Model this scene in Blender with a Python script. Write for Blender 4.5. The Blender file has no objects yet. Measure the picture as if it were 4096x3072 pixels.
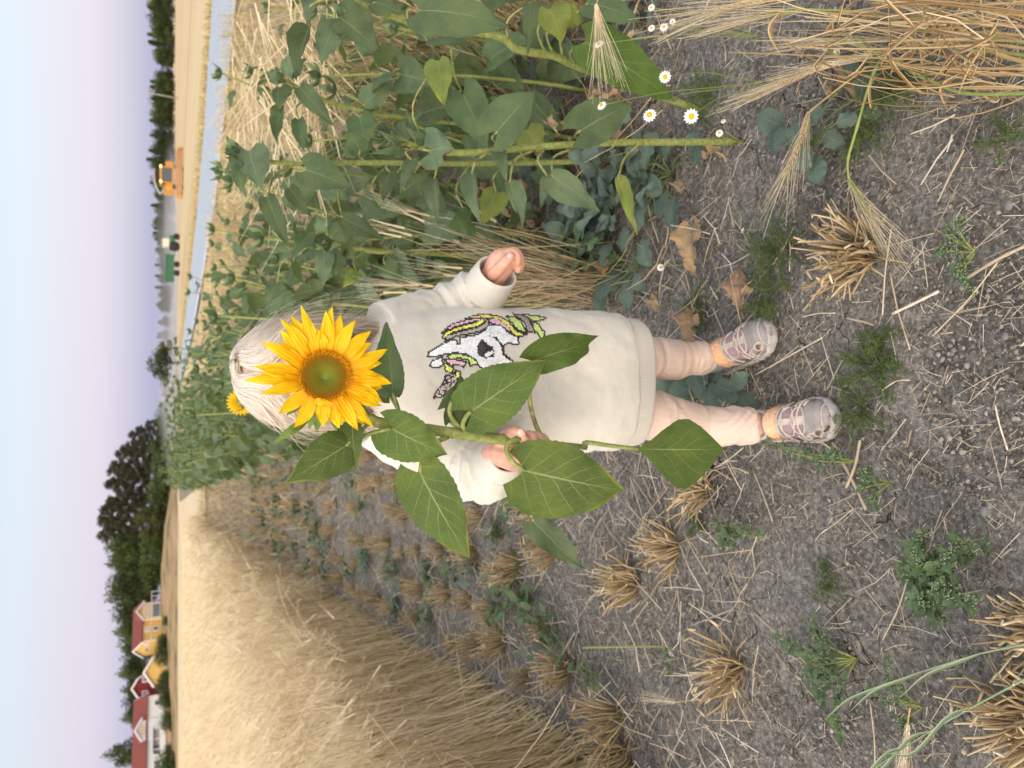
import bpy, bmesh, math, random
import numpy as np
from mathutils import Vector, Matrix
from mathutils.bvhtree import BVHTree
rng = np.random.default_rng(7); random.seed(7)
SC = bpy.context.scene; COL = SC.collection
PI = math.pi; R = math.radians
# ---------------------------------------------------------------- camera, sky, sun, exposure
H = 1.04; PITCH = R(24.7); LENS = 26.0; FPX = 4096*LENS/36.0      # photo pixels (4096 x 3072)
cd = bpy.data.cameras.new('camera'); cam = bpy.data.objects.new('camera', cd); COL.objects.link(cam)
cd.lens = LENS; cd.sensor_width = 36.0; cd.clip_end = 3000; cd.clip_start = .02
cs, sn = math.cos(PITCH), math.sin(PITCH)
F_ = np.array([0, cs, -sn]); U_ = np.array([0, sn, cs]); R_ = np.array([1., 0, 0]); C0 = np.array([0, 0, H])
cam.matrix_world = Matrix(((-U_[0], R_[0], -F_[0], 0), (-U_[1], R_[1], -F_[1], 0), (-U_[2], R_[2], -F_[2], H), (0, 0, 0, 1)))  # phone held upright, picture lying on its side
cd.dof.use_dof = True; cd.dof.focus_distance = .93; cd.dof.aperture_fstop = 7.5
SC.camera = cam
SUN_EL, SUN_AZ = R(9), R(215)       # low evening sun behind the camera, to the left
w = bpy.data.worlds.new("World"); SC.world = w; w.use_nodes = True
nt = w.node_tree; N = nt.nodes; L = nt.links; N.clear()
def nd(t, **k):
    n = N.new(t)
    for a, b in k.items(): setattr(n, a, b)
    return n
sky = nd('ShaderNodeTexSky', sky_type='NISHITA', sun_disc=False, sun_elevation=SUN_EL, sun_rotation=SUN_AZ)
tc = nd('ShaderNodeTexCoord'); sx = nd('ShaderNodeSeparateXYZ'); L.new(tc.outputs['Generated'], sx.inputs[0])
cr = nd('ShaderNodeValToRGB'); L.new(sx.outputs['Z'], cr.inputs[0])
els = cr.color_ramp.elements
stops = [(0, (.30,.34,.60)), (.028, (.33,.36,.65)), (.077, (.65,.55,.73)), (.115, (.68,.63,.74)), (.155, (.68,.72,.82)), (.35, (.58,.66,.80)), (1, (.58,.67,.84))]
els[0].position = 0; els[0].color = (*stops[0][1], 1); els[1].position = 1; els[1].color = (*stops[-1][1], 1)
for p, c in stops[1:-1]:
    e = els.new(p); e.color = (*c, 1)
dt = nd('ShaderNodeVectorMath', operation='DOT_PRODUCT'); L.new(tc.outputs['Generated'], dt.inputs[0])
dt.inputs[1].default_value = (-.50, -.80, .33)
mr = nd('ShaderNodeMapRange'); L.new(dt.outputs['Value'], mr.inputs['Value'])
mr.inputs['From Min'].default_value = -.1; mr.inputs['From Max'].default_value = 1; mr.inputs['To Min'].default_value = 0; mr.inputs['To Max'].default_value = 1
mr.interpolation_type = 'SMOOTHSTEP'
mx = nd('ShaderNodeMix', data_type='RGBA', blend_type='ADD'); L.new(mr.outputs[0], mx.inputs['Factor'])
L.new(cr.outputs[0], mx.inputs['A']); mx.inputs['B'].default_value = (2.3, 2.02, 1.70, 1)
b1 = nd('ShaderNodeBackground'); L.new(mx.outputs['Result'], b1.inputs[0]); b1.inputs[1].default_value = .93
b2 = nd('ShaderNodeBackground'); L.new(sky.outputs[0], b2.inputs[0]); b2.inputs[1].default_value = .05
ad = nd('ShaderNodeAddShader'); L.new(b1.outputs[0], ad.inputs[0]); L.new(b2.outputs[0], ad.inputs[1])
wo = nd('ShaderNodeOutputWorld'); L.new(ad.outputs[0], wo.inputs[0])
sd = bpy.data.lights.new('sun', 'SUN'); sd.energy = .9; sd.angle = R(14); sd.color = (1, .86, .72)
so = bpy.data.objects.new('sun', sd); COL.objects.link(so)
sdir = Vector((math.sin(SUN_AZ)*math.cos(SUN_EL), math.cos(SUN_AZ)*math.cos(SUN_EL), math.sin(R(24))))
so.rotation_euler = sdir.to_track_quat('Z', 'Y').to_euler(); so.location = (0, 0, 20)
SC.view_settings.view_transform = 'Standard'; SC.view_settings.look = 'None'; SC.view_settings.exposure = 0; SC.view_settings.gamma = 1
SC.cycles.use_adaptive_sampling = True; SC.cycles.use_denoising = True
SC.cycles.max_bounces = 8; SC.cycles.diffuse_bounces = 6; SC.cycles.transparent_max_bounces = 6
try: SC.cycles.volume_step_rate = 3; SC.cycles.volume_max_steps = 48
except Exception: pass
# ---------------------------------------------------------------- helpers
def ray(x, y):
    return F_ - (x-2048)/FPX*U_ + (1536-y)/FPX*R_
def P(x, y, Y):                      # point seen at photo pixel x, y that stands Y metres in front
    d = ray(x, y); return C0 + d*(Y/d[1])
def G(x, y, z=0.):                   # point of height z seen at photo pixel x, y
    d = ray(x, y); return C0 + d*((z-H)/d[2])
def unit(v):
    v = np.asarray(v, float); return v/(np.linalg.norm(v)+1e-12)
def pxm(p):                          # photo pixels per metre at p
    return FPX/max(1e-6, float(np.dot(np.asarray(p)-C0, F_)))
def _h(i):
    i = (i.astype(np.int64)*np.array([73856093, 19349663, 83492791])).sum(-1)
    i = (i ^ (i >> 13))*1274126177 & 0x7fffffff
    return ((i ^ (i >> 16)) & 0xffff)/65535.0
def noise(p):
    p = np.asarray(p, float); i = np.floor(p); f = p-i; f = f*f*(3-2*f); o = 0
    for a in (0, 1):
        for b in (0, 1):
            for c in (0, 1):
                wt = (f[..., 0] if a else 1-f[..., 0])*(f[..., 1] if b else 1-f[..., 1])*(f[..., 2] if c else 1-f[..., 2])
                o = o + wt*_h(i+np.array([a, b, c]))
    return o*2-1
def fbm(p, k=3):
    o = 0; a = 1.; p = np.asarray(p, float)
    for _ in range(k): o = o+a*noise(p); p = p*2.03+11.7; a *= .5
    return o
class MB:
    def __init__(s): s.v = []; s.q = []; s.t = []; s.uv = []; s.n = 0
    def add(s, v, q=None, t=None, uv=None):
        v = np.asarray(v, float).reshape(-1, 3); k = len(v)
        s.v.append(v)
        if q is not None and len(q): s.q.append(np.asarray(q, np.int64).reshape(-1, 4)+s.n)
        if t is not None and len(t): s.t.append(np.asarray(t, np.int64).reshape(-1, 3)+s.n)
        if uv is None: uv = np.zeros((k, 3))
        uv = np.asarray(uv, float)
        if uv.ndim == 1: uv = np.tile(uv, (k, 1))
        s.uv.append(uv); s.n += k; return s
    def mesh(s, name, smooth=True):
        me = bpy.data.meshes.new(name); v = np.concatenate(s.v)
        q = np.concatenate(s.q) if s.q else np.zeros((0, 4), np.int64); t = np.concatenate(s.t) if s.t else np.zeros((0, 3), np.int64)
        me.vertices.add(len(v)); me.vertices.foreach_set('co', v.astype(np.float32).ravel())
        me.loops.add(q.size+t.size); me.loops.foreach_set('vertex_index', np.concatenate([q.ravel(), t.ravel()]).astype(np.int32))
        me.polygons.add(len(q)+len(t))
        st = np.concatenate([np.arange(len(q))*4, q.size+np.arange(len(t))*3]).astype(np.int32)
        me.polygons.foreach_set('loop_start', st)
        me.polygons.foreach_set('use_smooth', np.full(len(st), smooth))
        me.update(calc_edges=True)
        a = me.attributes.new('luv', 'FLOAT_VECTOR', 'POINT'); a.data.foreach_set('vector', np.concatenate(s.uv).astype(np.float32).ravel())
        return me
    def build(s, name, mat=None, parent=None, smooth=True):
        return link(name, s.mesh(name, smooth), mat, parent)
def link(name, me, mat=None, parent=None):
    o = bpy.data.objects.new(name, me); COL.objects.link(o)
    if mat is not None:
        for m in (mat if isinstance(mat, (list, tuple)) else [mat]): me.materials.append(m)
    if parent is not None: o.parent = parent
    return o
def tag(o, label=None, cat=None, group=None, kind=None):
    for k, v in (('label', label), ('category', cat), ('group', group), ('kind', kind)):
        if v: o[k] = v
    return o
def empty(name, loc=(0, 0, 0), label=None, cat=None, group=None):
    o = bpy.data.objects.new(name, None); o.empty_display_size = .02; COL.objects.link(o); o.location = Vector(loc)
    return tag(o, label, cat, group)
def copytree(o, parent=None):
    c = o.copy(); COL.objects.link(c); c.parent = parent
    for ch in [x for x in KIDS.get(o.name, [])]: copytree(ch, c)
    return c
KIDS = {}
def reg(o):                          # remember the children of a prototype
    for x in list(bpy.data.objects):
        if x.parent: KIDS.setdefault(x.parent.name, [])
        if x.parent and x not in KIDS[x.parent.name]: KIDS[x.parent.name].append(x)
def frames(p):
    p = np.asarray(p, float); T = np.gradient(p, axis=0); T /= np.linalg.norm(T, axis=1)[:, None]+1e-12
    a = np.array([0, 0, 1.]) if abs(T[0][2]) < .9 else np.array([1., 0, 0])
    n = unit(np.cross(T[0], a)); Ns = []
    for t in T:
        n = unit(n-np.dot(n, t)*t); Ns.append(n)
    Ns = np.array(Ns); return T, Ns, np.cross(T, Ns)
def spline(pts, n=16):               # catmull-rom through points (any dimension)
    p = np.asarray(pts, float); p = np.vstack([2*p[0]-p[1], p, 2*p[-1]-p[-2]]); out = []; m = len(p)-3
    for u in np.linspace(0, m-1e-6, n):
        i = int(u); t = u-i; a, b, c, d = p[i:i+4]
        out.append(.5*((2*b)+(-a+c)*t+(2*a-5*b+4*c-d)*t*t+(-a+3*b-3*c+d)*t**3))
    return np.array(out)
def tube(mb, pts, rad, k=8, uv=None, cap=True, squash=None):
    p = np.asarray(pts, float); n = len(p); rad = np.broadcast_to(np.asarray(rad, float), (n,))
    T, A, B = frames(p); th = np.arange(k)*2*PI/k
    sq = 1 if squash is None else squash
    v = p[:, None]+rad[:, None, None]*(np.cos(th)[None, :, None]*A[:, None]+sq*np.sin(th)[None, :, None]*B[:, None])
    v = v.reshape(-1, 3); q = []
    i = np.arange(n-1)[:, None]*k; j = np.arange(k)[None]; j2 = (j+1) % k
    q = np.stack([i+j, i+j2, i+k+j2, i+k+j], -1).reshape(-1, 4)
    if uv is None: uv = np.zeros(3)
    uv = np.asarray(uv, float)
    if uv.ndim == 1:
        U = np.tile(uv, (n*k, 1)); U[:, 0] += np.repeat(np.linspace(0, 1, n), k)
    else: U = np.repeat(uv, k, 0)
    t = []
    if cap:
        v = np.vstack([v, p[0], p[-1]]); U = np.vstack([U, U[0], U[-1]])
        t = [(0+(a+1) % k, a, n*k) for a in range(k)]+[((n-1)*k+a, (n-1)*k+(a+1) % k, n*k+1) for a in range(k)]
    mb.add(v, q, t, U); return mb
def box(mb, c, s, M=None, uv=None):
    c = np.asarray(c, float); s = np.asarray(s, float)/2
    v = np.array([[x, y, z] for x in (-1, 1) for y in (-1, 1) for z in (-1, 1)], float)*s
    v = v+c
    if M is not None: v = v@np.asarray(M, float)[:3, :3].T+np.asarray(M, float)[:3, 3]
    mb.add(v, [(0, 1, 3, 2), (4, 6, 7, 5), (0, 4, 5, 1), (2, 3, 7, 6), (0, 2, 6, 4), (1, 5, 7, 3)], uv=uv); return mb
def sphere(mb, c, r, M=None, nu=16, nv=10, uv=None, fn=None):
    th = np.linspace(0, PI, nv+1)[1:-1]; ph = np.arange(nu)*2*PI/nu
    v = np.array([[math.sin(a)*math.cos(b), math.sin(a)*math.sin(b), math.cos(a)] for a in th for b in ph]+[[0, 0, 1], [0, 0, -1]])
    if fn is not None: v = fn(v)
    v = v*np.asarray(r)
    if M is not None: v = v@np.asarray(M, float)[:3, :3].T
    v = v+np.asarray(c); m = nv-1
    q = [(i*nu+j, (i+1)*nu+j, (i+1)*nu+(j+1) % nu, i*nu+(j+1) % nu) for i in range(m-1) for j in range(nu)]
    t = [(m*nu, j, (j+1) % nu) for j in range(nu)]+[(m*nu+1, (m-1)*nu+(j+1) % nu, (m-1)*nu+j) for j in range(nu)]
    mb.add(v, q, t, uv); return mb
def blades(mb, base, tip, r, k=3, seg=2, bend=None, uvy=None):  # many thin stalks at once
    base = np.asarray(base, float); tip = np.asarray(tip, float); n = len(base)
    r = np.broadcast_to(np.asarray(r, float), (n,)); d = tip-base
    a = np.cross(d, np.array([.31, .77, .55])); a /= np.linalg.norm(a, axis=1)[:, None]+1e-9
    b = np.cross(d, a); b /= np.linalg.norm(b, axis=1)[:, None]+1e-9
    if bend is None: bend = np.zeros((n, 3))
    vs = []; us = []
    uvy = rng.random(n) if uvy is None else uvy; u3 = rng.random(n)
    for s in range(seg+1):
        t = s/seg; c = base+d*t+bend*(4*t*(1-t)); rr = r*(1-.45*t)
        for j in range(k):
            an = 2*PI*j/k; vs.append(c+(a*math.cos(an)+b*math.sin(an))*rr[:, None]); us.append(np.stack([np.full(n, t), uvy, u3], 1))
    V = np.stack(vs, 1).reshape(-1, 3); U = np.stack(us, 1).reshape(-1, 3); m = (seg+1)*k
    q = np.array([(s*k+j, s*k+(j+1) % k, (s+1)*k+(j+1) % k, (s+1)*k+j) for s in range(seg) for j in range(k)])
    mb.add(V, (q[None]+np.arange(n)[:, None, None]*m).reshape(-1, 4), None, U)
    if k == 3: mb.t.append((np.array([[seg*k, seg*k+1, seg*k+2]])+np.arange(n)[:, None]*m)+mb.n-len(V))
def ribbon(mb, pts, wid, nrm, uv=None):
    p = np.asarray(pts, float); n = len(p); T = np.gradient(p, axis=0); wid = np.broadcast_to(wid, (n,))
    S = np.cross(T, nrm); S /= np.linalg.norm(S, axis=1)[:, None]+1e-12
    v = np.empty((n, 3, 3)); v[:, 0] = p-S*wid[:, None]; v[:, 1] = p-np.asarray(nrm)*wid[:, None]*.35; v[:, 2] = p+S*wid[:, None]
    q = [(3*i+a, 3*i+a+1, 3*i+a+4, 3*i+a+3) for i in range(n-1) for a in (0, 1)]
    U = np.zeros((n*3, 3)); U[:, 0] = np.repeat(np.linspace(0, 1, n), 3); U[:, 1] = np.tile([-1, 0, 1], n)
    if uv is not None: U[:, 2] = uv
    mb.add(v.reshape(-1, 3), q, uv=U); return mb
HEART = ([0, .06, .16, .3, .45, .6, .75, .88, 1], [.42, .78, .97, 1, .9, .7, .44, .22, .015])
KITE = ([0, .1, .25, .42, .55, .7, .85, 1], [.04, .2, .6, .97, 1, .75, .4, .02])
OVAL = ([0, .06, .2, .45, .7, .88, .97, 1], [.25, .55, .88, 1, .9, .6, .3, .05])
LANCE = ([0, .1, .3, .5, .7, .9, 1], [.12, .5, .95, 1, .8, .35, .03])
PETAL = ([0, .1, .28, .45, .62, .8, .92, 1], [.55, .75, .97, 1, .84, .50, .22, .01])
def leafgeo(mb, B, T, lat, wl, wr, lobe=0., prof=HEART, arch=0., fold=0., wave=0., serr=.085, twist=0., side=0., nu=15, nv=8, vid=0., droop=0., nrm=None):
    B = np.asarray(B, float); T = np.asarray(T, float); ax = T-B; Ln = np.linalg.norm(ax); ax = ax/Ln
    lat = unit(np.asarray(lat)-np.dot(lat, ax)*ax); n = np.cross(ax, lat)
    if nrm is not None and np.dot(n, nrm) < 0: n = -n
    s = np.linspace(0, 1, nu)[:, None]; t = np.linspace(-1, 1, nv+1)[None]
    wd = np.interp(s, *prof)*np.where(t < 0, wl, wr); at = np.abs(t)
    ser = 1+serr*((s*nu*.5 % 1)-.5)*(at > .99)+0*s
    x = s*Ln-lobe*at**1.3*(1-s)**3+0*t
    y = t*wd*ser+side*4*s*(1-s)
    z = arch*4*s*(1-s)+fold*at*wd-droop*s*s+wave*np.sin(s*9+vid*7+t*2)*at**2+wave*.6*np.sin(s*21+vid*3+3*np.sign(t))*at**3
    tw = twist*s
    yy = y*np.cos(tw)-z*np.sin(tw); zz = y*np.sin(tw)+z*np.cos(tw)
    v = B+x[..., None]*ax+yy[..., None]*lat+zz[..., None]*n
    m = nv+1; i = np.arange(nu-1)[:, None]*m; j = np.arange(nv)[None]
    q = np.stack([i+j, i+j+1, i+m+j+1, i+m+j], -1).reshape(-1, 4)
    if np.dot(np.cross(ax, lat), n) > 0: q = q[:, ::-1]
    U = np.stack([s+0*t, t+0*s, np.full(s.shape, vid)+0*t], -1).reshape(-1, 3)
    mb.add(v.reshape(-1, 3), q, uv=U); return mb
def fuse(name, mb, voxel, smooth=2, mat=None, parent=None, disp=None, fac=.5):
    me = mb.mesh(name); o = bpy.data.objects.new(name, me); COL.objects.link(o)
    m = o.modifiers.new('r', 'REMESH'); m.mode = 'VOXEL'; m.voxel_size = voxel; m.use_smooth_shade = True
    if smooth: s = o.modifiers.new('s', 'SMOOTH'); s.factor = fac; s.iterations = smooth
    dg = bpy.context.evaluated_depsgraph_get(); me2 = bpy.data.meshes.new_from_object(o.evaluated_get(dg))
    bpy.data.objects.remove(o); bpy.data.meshes.remove(me); me2.name = name
    if disp is not None:
        v = np.empty(len(me2.vertices)*3, np.float32); me2.vertices.foreach_get('co', v); v = v.reshape(-1, 3).astype(float)
        nn = np.empty(len(me2.vertices)*3, np.float32); me2.vertex_normals.foreach_get('vector', nn); nn = nn.reshape(-1, 3)
        v = v+nn*disp(v, nn)[:, None]; me2.vertices.foreach_set('co', v.astype(np.float32).ravel()); me2.update()
    for p in (0,): me2.polygons.foreach_set('use_smooth', np.ones(len(me2.polygons), bool))
    me2.materials.clear()
    return link(name, me2, mat, parent)
ONES = ['zeroth','first','second','third','fourth','fifth','sixth','seventh','eighth','ninth','tenth','eleventh','twelfth','thirteenth','fourteenth','fifteenth','sixteenth','seventeenth','eighteenth','nineteenth']
TENS = {20: 'twenty', 30: 'thirty', 40: 'forty', 50: 'fifty', 60: 'sixty', 70: 'seventy'}
def nth(n):
    if n < 20: return ONES[n]
    t = n//10*10; return (TENS[t][:-1]+'ieth') if n == t else TENS[t]+'-'+ONES[n-t]
# ---------------------------------------------------------------- materials
def S(c):                            # sRGB 0-255 -> linear
    return tuple(((x/255)/12.92 if x/255 <= .04045 else ((x/255+.055)/1.055)**2.4) for x in c)
class MT:
    def __init__(s, name):
        s.m = bpy.data.materials.new(name); s.m.use_nodes = True; s.t = s.m.node_tree; s.b = s.t.nodes['Principled BSDF']; s.o = s.t.nodes['Material Output']
    def n(s, t, **k):
        x = s.t.nodes.new(t)
        for a, b in k.items():
            if a.startswith('i_'): x.inputs[a[2:].replace('_', ' ')].default_value = b
            else: setattr(x, a, b)
        return x
    def l(s, a, b): s.t.links.new(a, b); return b
    def attr(s, nm='luv'): x = s.n('ShaderNodeAttribute', attribute_name=nm); y = s.n('ShaderNodeSeparateXYZ'); s.l(x.outputs['Vector'], y.inputs[0]); return y
    def noise(s, sc, det=3, rough=.6, vec=None, scale=None):
        x = s.n('ShaderNodeTexNoise'); x.inputs['Scale'].default_value = sc; x.inputs['Detail'].default_value = det; x.inputs['Roughness'].default_value = rough
        if vec is None: vec = s.n('ShaderNodeTexCoord').outputs['Object']
        if scale is not None:
            mp = s.n('ShaderNodeMapping'); mp.inputs['Scale'].default_value = scale; s.l(vec, mp.inputs[0]); vec = mp.outputs[0]
        s.l(vec, x.inputs['Vector']); return x.outputs['Fac']
    def ramp(s, f, *st):
        x = s.n('ShaderNodeValToRGB'); s.l(f, x.inputs[0]); e = x.color_ramp.elements
        e[0].position = st[0][0]; e[0].color = (*st[0][1], 1); e[1].position = st[-1][0]; e[1].color = (*st[-1][1], 1)
        for p, c in st[1:-1]: q = e.new(p); q.color = (*c, 1)
        return x.outputs[0]
    def mix(s, f, a, b, bt='MIX'):
        x = s.n('ShaderNodeMix', data_type='RGBA', blend_type=bt)
        for v, i in ((f, 'Factor'), (a, 'A'), (b, 'B')):
            if hasattr(v, 'links'): s.l(v, x.inputs[i])
            else: x.inputs[i].default_value = v if i == 'Factor' else (*v, 1)
        return x.outputs['Result']
    def math(s, op, a, b=None, c=None):
        x = s.n('ShaderNodeMath', operation=op)
        for i, v in enumerate((a, b, c)):
            if v is None: continue
            if hasattr(v, 'links'): s.l(v, x.inputs[i])
            else: x.inputs[i].default_value = v
        return x.outputs[0]
    def col(s, c):
        if hasattr(c, 'links'): s.l(c, s.b.inputs['Base Color'])
        else: s.b.inputs['Base Color'].default_value = (*c, 1)
        return s
    def rough(s, r, spec=.3):
        if hasattr(r, 'links'): s.l(r, s.b.inputs['Roughness'])
        else: s.b.inputs['Roughness'].default_value = r
        s.b.inputs['Specular IOR Level'].default_value = spec; return s
    def bump(s, h, st=.3, d=.01):
        x = s.n('ShaderNodeBump'); x.inputs['Strength'].default_value = st; x.inputs['Distance'].default_value = d; s.l(h, x.inputs['Height']); s.l(x.outputs[0], s.b.inputs['Normal']); return s
    def translucent(s, c, f=.25):
        t = s.n('ShaderNodeBsdfTranslucent'); m = s.n('ShaderNodeMixShader'); m.inputs[0].default_value = f
        if hasattr(c, 'links'): s.l(c, t.inputs[0])
        else: t.inputs[0].default_value = (*c, 1)
        s.l(s.b.outputs[0], m.inputs[1]); s.l(t.outputs[0], m.inputs[2]); s.l(m.outputs[0], s.o.inputs[0]); return s
def simple(name, c, rough=.6, spec=.3, var=.12, sc=30, bump=0, c2=None):
    m = MT(name); c = np.array(c); f = m.noise(sc)
    m.col(m.ramp(f, (.3, tuple(c*(1-var))), (.7, tuple(np.minimum(1, c*(1+var)) if c2 is None else c2)))).rough(rough, spec)
    if bump: m.bump(f, bump, .002)
    return m.m
def leafmat(name, front, back, vein, yellow=None, brown=None, nv=6., veinw=.030, tr=.2, veinf=.62):
    m = MT(name); a = m.attr(); s, t, vid = a.outputs[0], a.outputs[1], a.outputs[2]
    at = m.math('ABSOLUTE', t)
    ph = m.math('ADD', m.math('SUBTRACT', m.math('MULTIPLY', m.math('POWER', s, .9), nv), m.math('MULTIPLY', m.math('POWER', at, .80), nv*.36)), m.math('MULTIPLY', m.math('SIGN', t), .17))
    ph = m.math('ADD', ph, m.math('MULTIPLY', m.noise(55, 2), .42))
    fr = m.math('ABSOLUTE', m.math('SUBTRACT', m.math('FRACT', ph), .5))
    ln = m.math('LESS_THAN', fr, m.math('MULTIPLY', m.math('SUBTRACT', 1.15, at), veinw))
    mid = m.math('LESS_THAN', at, m.math('MULTIPLY', m.math('SUBTRACT', 1.15, s), .026))
    ph2 = m.math('ADD', m.math('MULTIPLY', at, nv*.75), m.math('ADD', m.math('MULTIPLY', s, nv*1.1), m.math('MULTIPLY', m.noise(48, 2), 1.6)))
    ln2 = m.math('LESS_THAN', m.math('ABSOLUTE', m.math('SUBTRACT', m.math('FRACT', ph2), .5)), .035)
    vm = m.math('MAXIMUM', m.math('MAXIMUM', m.math('MULTIPLY', ln, veinf), m.math('MULTIPLY', ln2, veinf*.38)), m.math('MULTIPLY', mid, .9))
    nz = m.noise(22, 3); f = np.array(front)
    base = m.ramp(nz, (.3, tuple(f*.85)), (.5, tuple(f*1.15)), (.72, tuple(f*np.array([1.62, 1.45, 1.15]))))
    ob = m.n('ShaderNodeObjectInfo').outputs['Random']; vv = m.math('FRACT', m.math('ADD', ob, vid))
    hs = m.n('ShaderNodeHueSaturation'); m.l(base, hs.inputs['Color']); m.l(m.math('ADD', .8, m.math('MULTIPLY', vv, .4)), hs.inputs['Value']); m.l(m.math('ADD', .485, m.math('MULTIPLY', vv, .03)), hs.inputs['Hue'])
    base = hs.outputs[0]
    if yellow is not None:
        ed = m.math('GREATER_THAN', m.math('ADD', m.math('ADD', at, s), m.math('MULTIPLY', m.noise(30, 2), .7)), 1.98)
        base = m.mix(m.math('MULTIPLY', ed, .75), base, yellow)
    base = m.mix(vm, base, vein)
    if brown is not None:
        sp = m.math('GREATER_THAN', m.noise(75, 2, .5), .755); base = m.mix(sp, base, brown)
    bf = m.n('ShaderNodeNewGeometry').outputs['Backfacing']
    bk = m.mix(vm, m.mix(nz, tuple(np.array(back)*.85), back), tuple(np.minimum(1, np.array(back)*1.5)))
    c = m.mix(bf, base, bk)
    m.col(c).rough(.62, .28)
    vt = m.n('ShaderNodeTexVoronoi', feature='DISTANCE_TO_EDGE'); vt.inputs['Scale'].default_value = 170
    m.bump(m.math('ADD', m.math('SUBTRACT', m.math('MULTIPLY', nz, 1.2), m.math('MULTIPLY', vm, 1.2)), m.math('MULTIPLY', m.math('MINIMUM', vt.outputs['Distance'], .25), 1.6)), .5, .0016)
    m.translucent(m.mix(.5, c, (.25, .42, .03)), tr); return m.m
def strawmat(name, dark, mid, light, base=None, tr=.0):
    m = MT(name); a = m.attr(); c = m.ramp(a.outputs[1], (0, dark), (.5, mid), (1, light))
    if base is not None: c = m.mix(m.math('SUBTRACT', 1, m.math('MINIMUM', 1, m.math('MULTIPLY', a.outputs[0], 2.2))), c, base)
    nz = m.noise(260, 2); c = m.mix(m.math('MULTIPLY', m.math('GREATER_THAN', nz, .66), .4), c, tuple(np.array(dark)*.6))
    m.col(c).rough(.55, .35)
    if tr: m.translucent(c, tr)
    return m.m
M = {}
M['leaf'] = leafmat('sunflower_leaf', (.098,.155,.040), (.22,.29,.14), (.34,.39,.17), yellow=(.27,.27,.04), brown=(.12,.09,.03))
M['bleaf'] = leafmat('sunflower_leaf_dark', (.082,.122,.058), (.20,.25,.12), (.22,.27,.14), tr=.2, veinf=.35)
M['gleaf'] = leafmat('sunflower_leaf_grey', (.115,.165,.095), (.22,.28,.13), (.25,.32,.20), tr=.2, veinf=.4)
M['yleaf'] = leafmat('sunflower_leaf_yellowing', (.19,.235,.055), (.26,.31,.12), (.32,.36,.14), yellow=(.48,.37,.05), tr=.25)
M['dleaf'] = leafmat('sunflower_leaf_green', (.075,.125,.026), (.2,.27,.1), (.24,.30,.12), brown=(.05,.03,.015))
M['cab'] = leafmat('rape_leaf', (.11,.155,.125), (.22,.28,.24), (.24,.32,.28), nv=5, brown=(.34,.29,.17))
M['weed'] = leafmat('goosefoot_leaf', (.10,.15,.075), (.17,.23,.12), (.2,.27,.14), nv=4)
M['dry'] = leafmat('withered_leaf', (.36,.25,.15), (.42,.30,.19), (.5,.38,.25), brown=(.16,.09,.045), nv=6, tr=.1)
_m = MT('sunflower_stem'); _f = _m.noise(120, 3, scale=(1, 1, 1)); _m.col(_m.ramp(_f, (.3, (.17,.20,.05)), (.5, (.25,.285,.085)), (.75, (.35,.385,.17)))).rough(.7, .2).bump(_f, .5, .0015); M['stem'] = _m.m
_m = MT('sunflower_petiole'); _f = _m.noise(60, 3); _m.col(_m.ramp(_f, (.35, (.17,.11,.07)), (.5, (.27,.29,.09)), (.7, (.36,.38,.16)))).rough(.6, .2); M['petiole'] = _m.m
_m = MT('sunflower_petal'); _a = _m.attr(); _c = _m.ramp(_a.outputs[0], (0, (.90,.40,.002)), (.3, (.93,.55,.004)), (1, (.95,.68,.010)))
_st = _m.math('SINE', _m.math('ADD', _m.math('MULTIPLY', _a.outputs[1], 13.), _m.math('MULTIPLY', _m.noise(60, 2), 3)))
_m.col(_m.mix(_m.math('MULTIPLY', _m.math('MAXIMUM', _st, 0), .14), _c, (.85,.40,.004))).rough(.5, .3).bump(_st, .22, .0010).translucent((.95,.52,.01), .3); M['petal'] = _m.m
_m = MT('sunflower_disc'); _a = _m.attr(); _m.col(_m.ramp(_a.outputs[0], (0, (.27,.29,.05)), (.2, (.22,.235,.025)), (.5, (.25,.23,.02)), (.66, (.30,.19,.014)), (.85, (.36,.16,.008)), (1, (.78,.34,.006)))).rough(.7, .2); M['disc'] = _m.m
_m = MT('bract'); _f = _m.noise(80, 2); _m.col(_m.ramp(_f, (.3, (.10,.17,.03)), (.7, (.24,.34,.10)))).rough(.6, .2).translucent((.2,.35,.05), .2); M['bract'] = _m.m
M['straw'] = strawmat('straw', (.22,.13,.05), (.46,.32,.15), (.66,.53,.33))
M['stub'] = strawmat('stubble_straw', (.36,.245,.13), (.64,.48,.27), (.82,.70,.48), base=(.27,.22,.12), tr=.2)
M['barley'] = strawmat('ripe_barley', (.42,.28,.13), (.78,.61,.35), (.96,.86,.63), tr=.3)
M['awn'] = strawmat('barley_awns', (.50,.40,.24), (.72,.61,.41), (.88,.79,.60), tr=.2)
M['litter'] = strawmat('weathered_straw', (.26,.20,.14), (.52,.42,.29), (.76,.69,.56))
M['gear'] = strawmat('green_barley', (.12,.17,.05), (.26,.31,.09), (.45,.46,.18))
M['shoot'] = strawmat('grey_green_shoot', (.16,.21,.11), (.26,.33,.19), (.38,.44,.28))
M['dgrass'] = strawmat('dry_grass', (.24,.19,.08), (.50,.38,.17), (.72,.58,.34))
M['feather'] = strawmat('mayweed_leaf', (.045,.07,.022), (.085,.125,.035), (.15,.20,.06))
M['darkweed'] = strawmat('low_weed', (.05,.08,.03), (.09,.13,.055), (.16,.20,.09))
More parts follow.
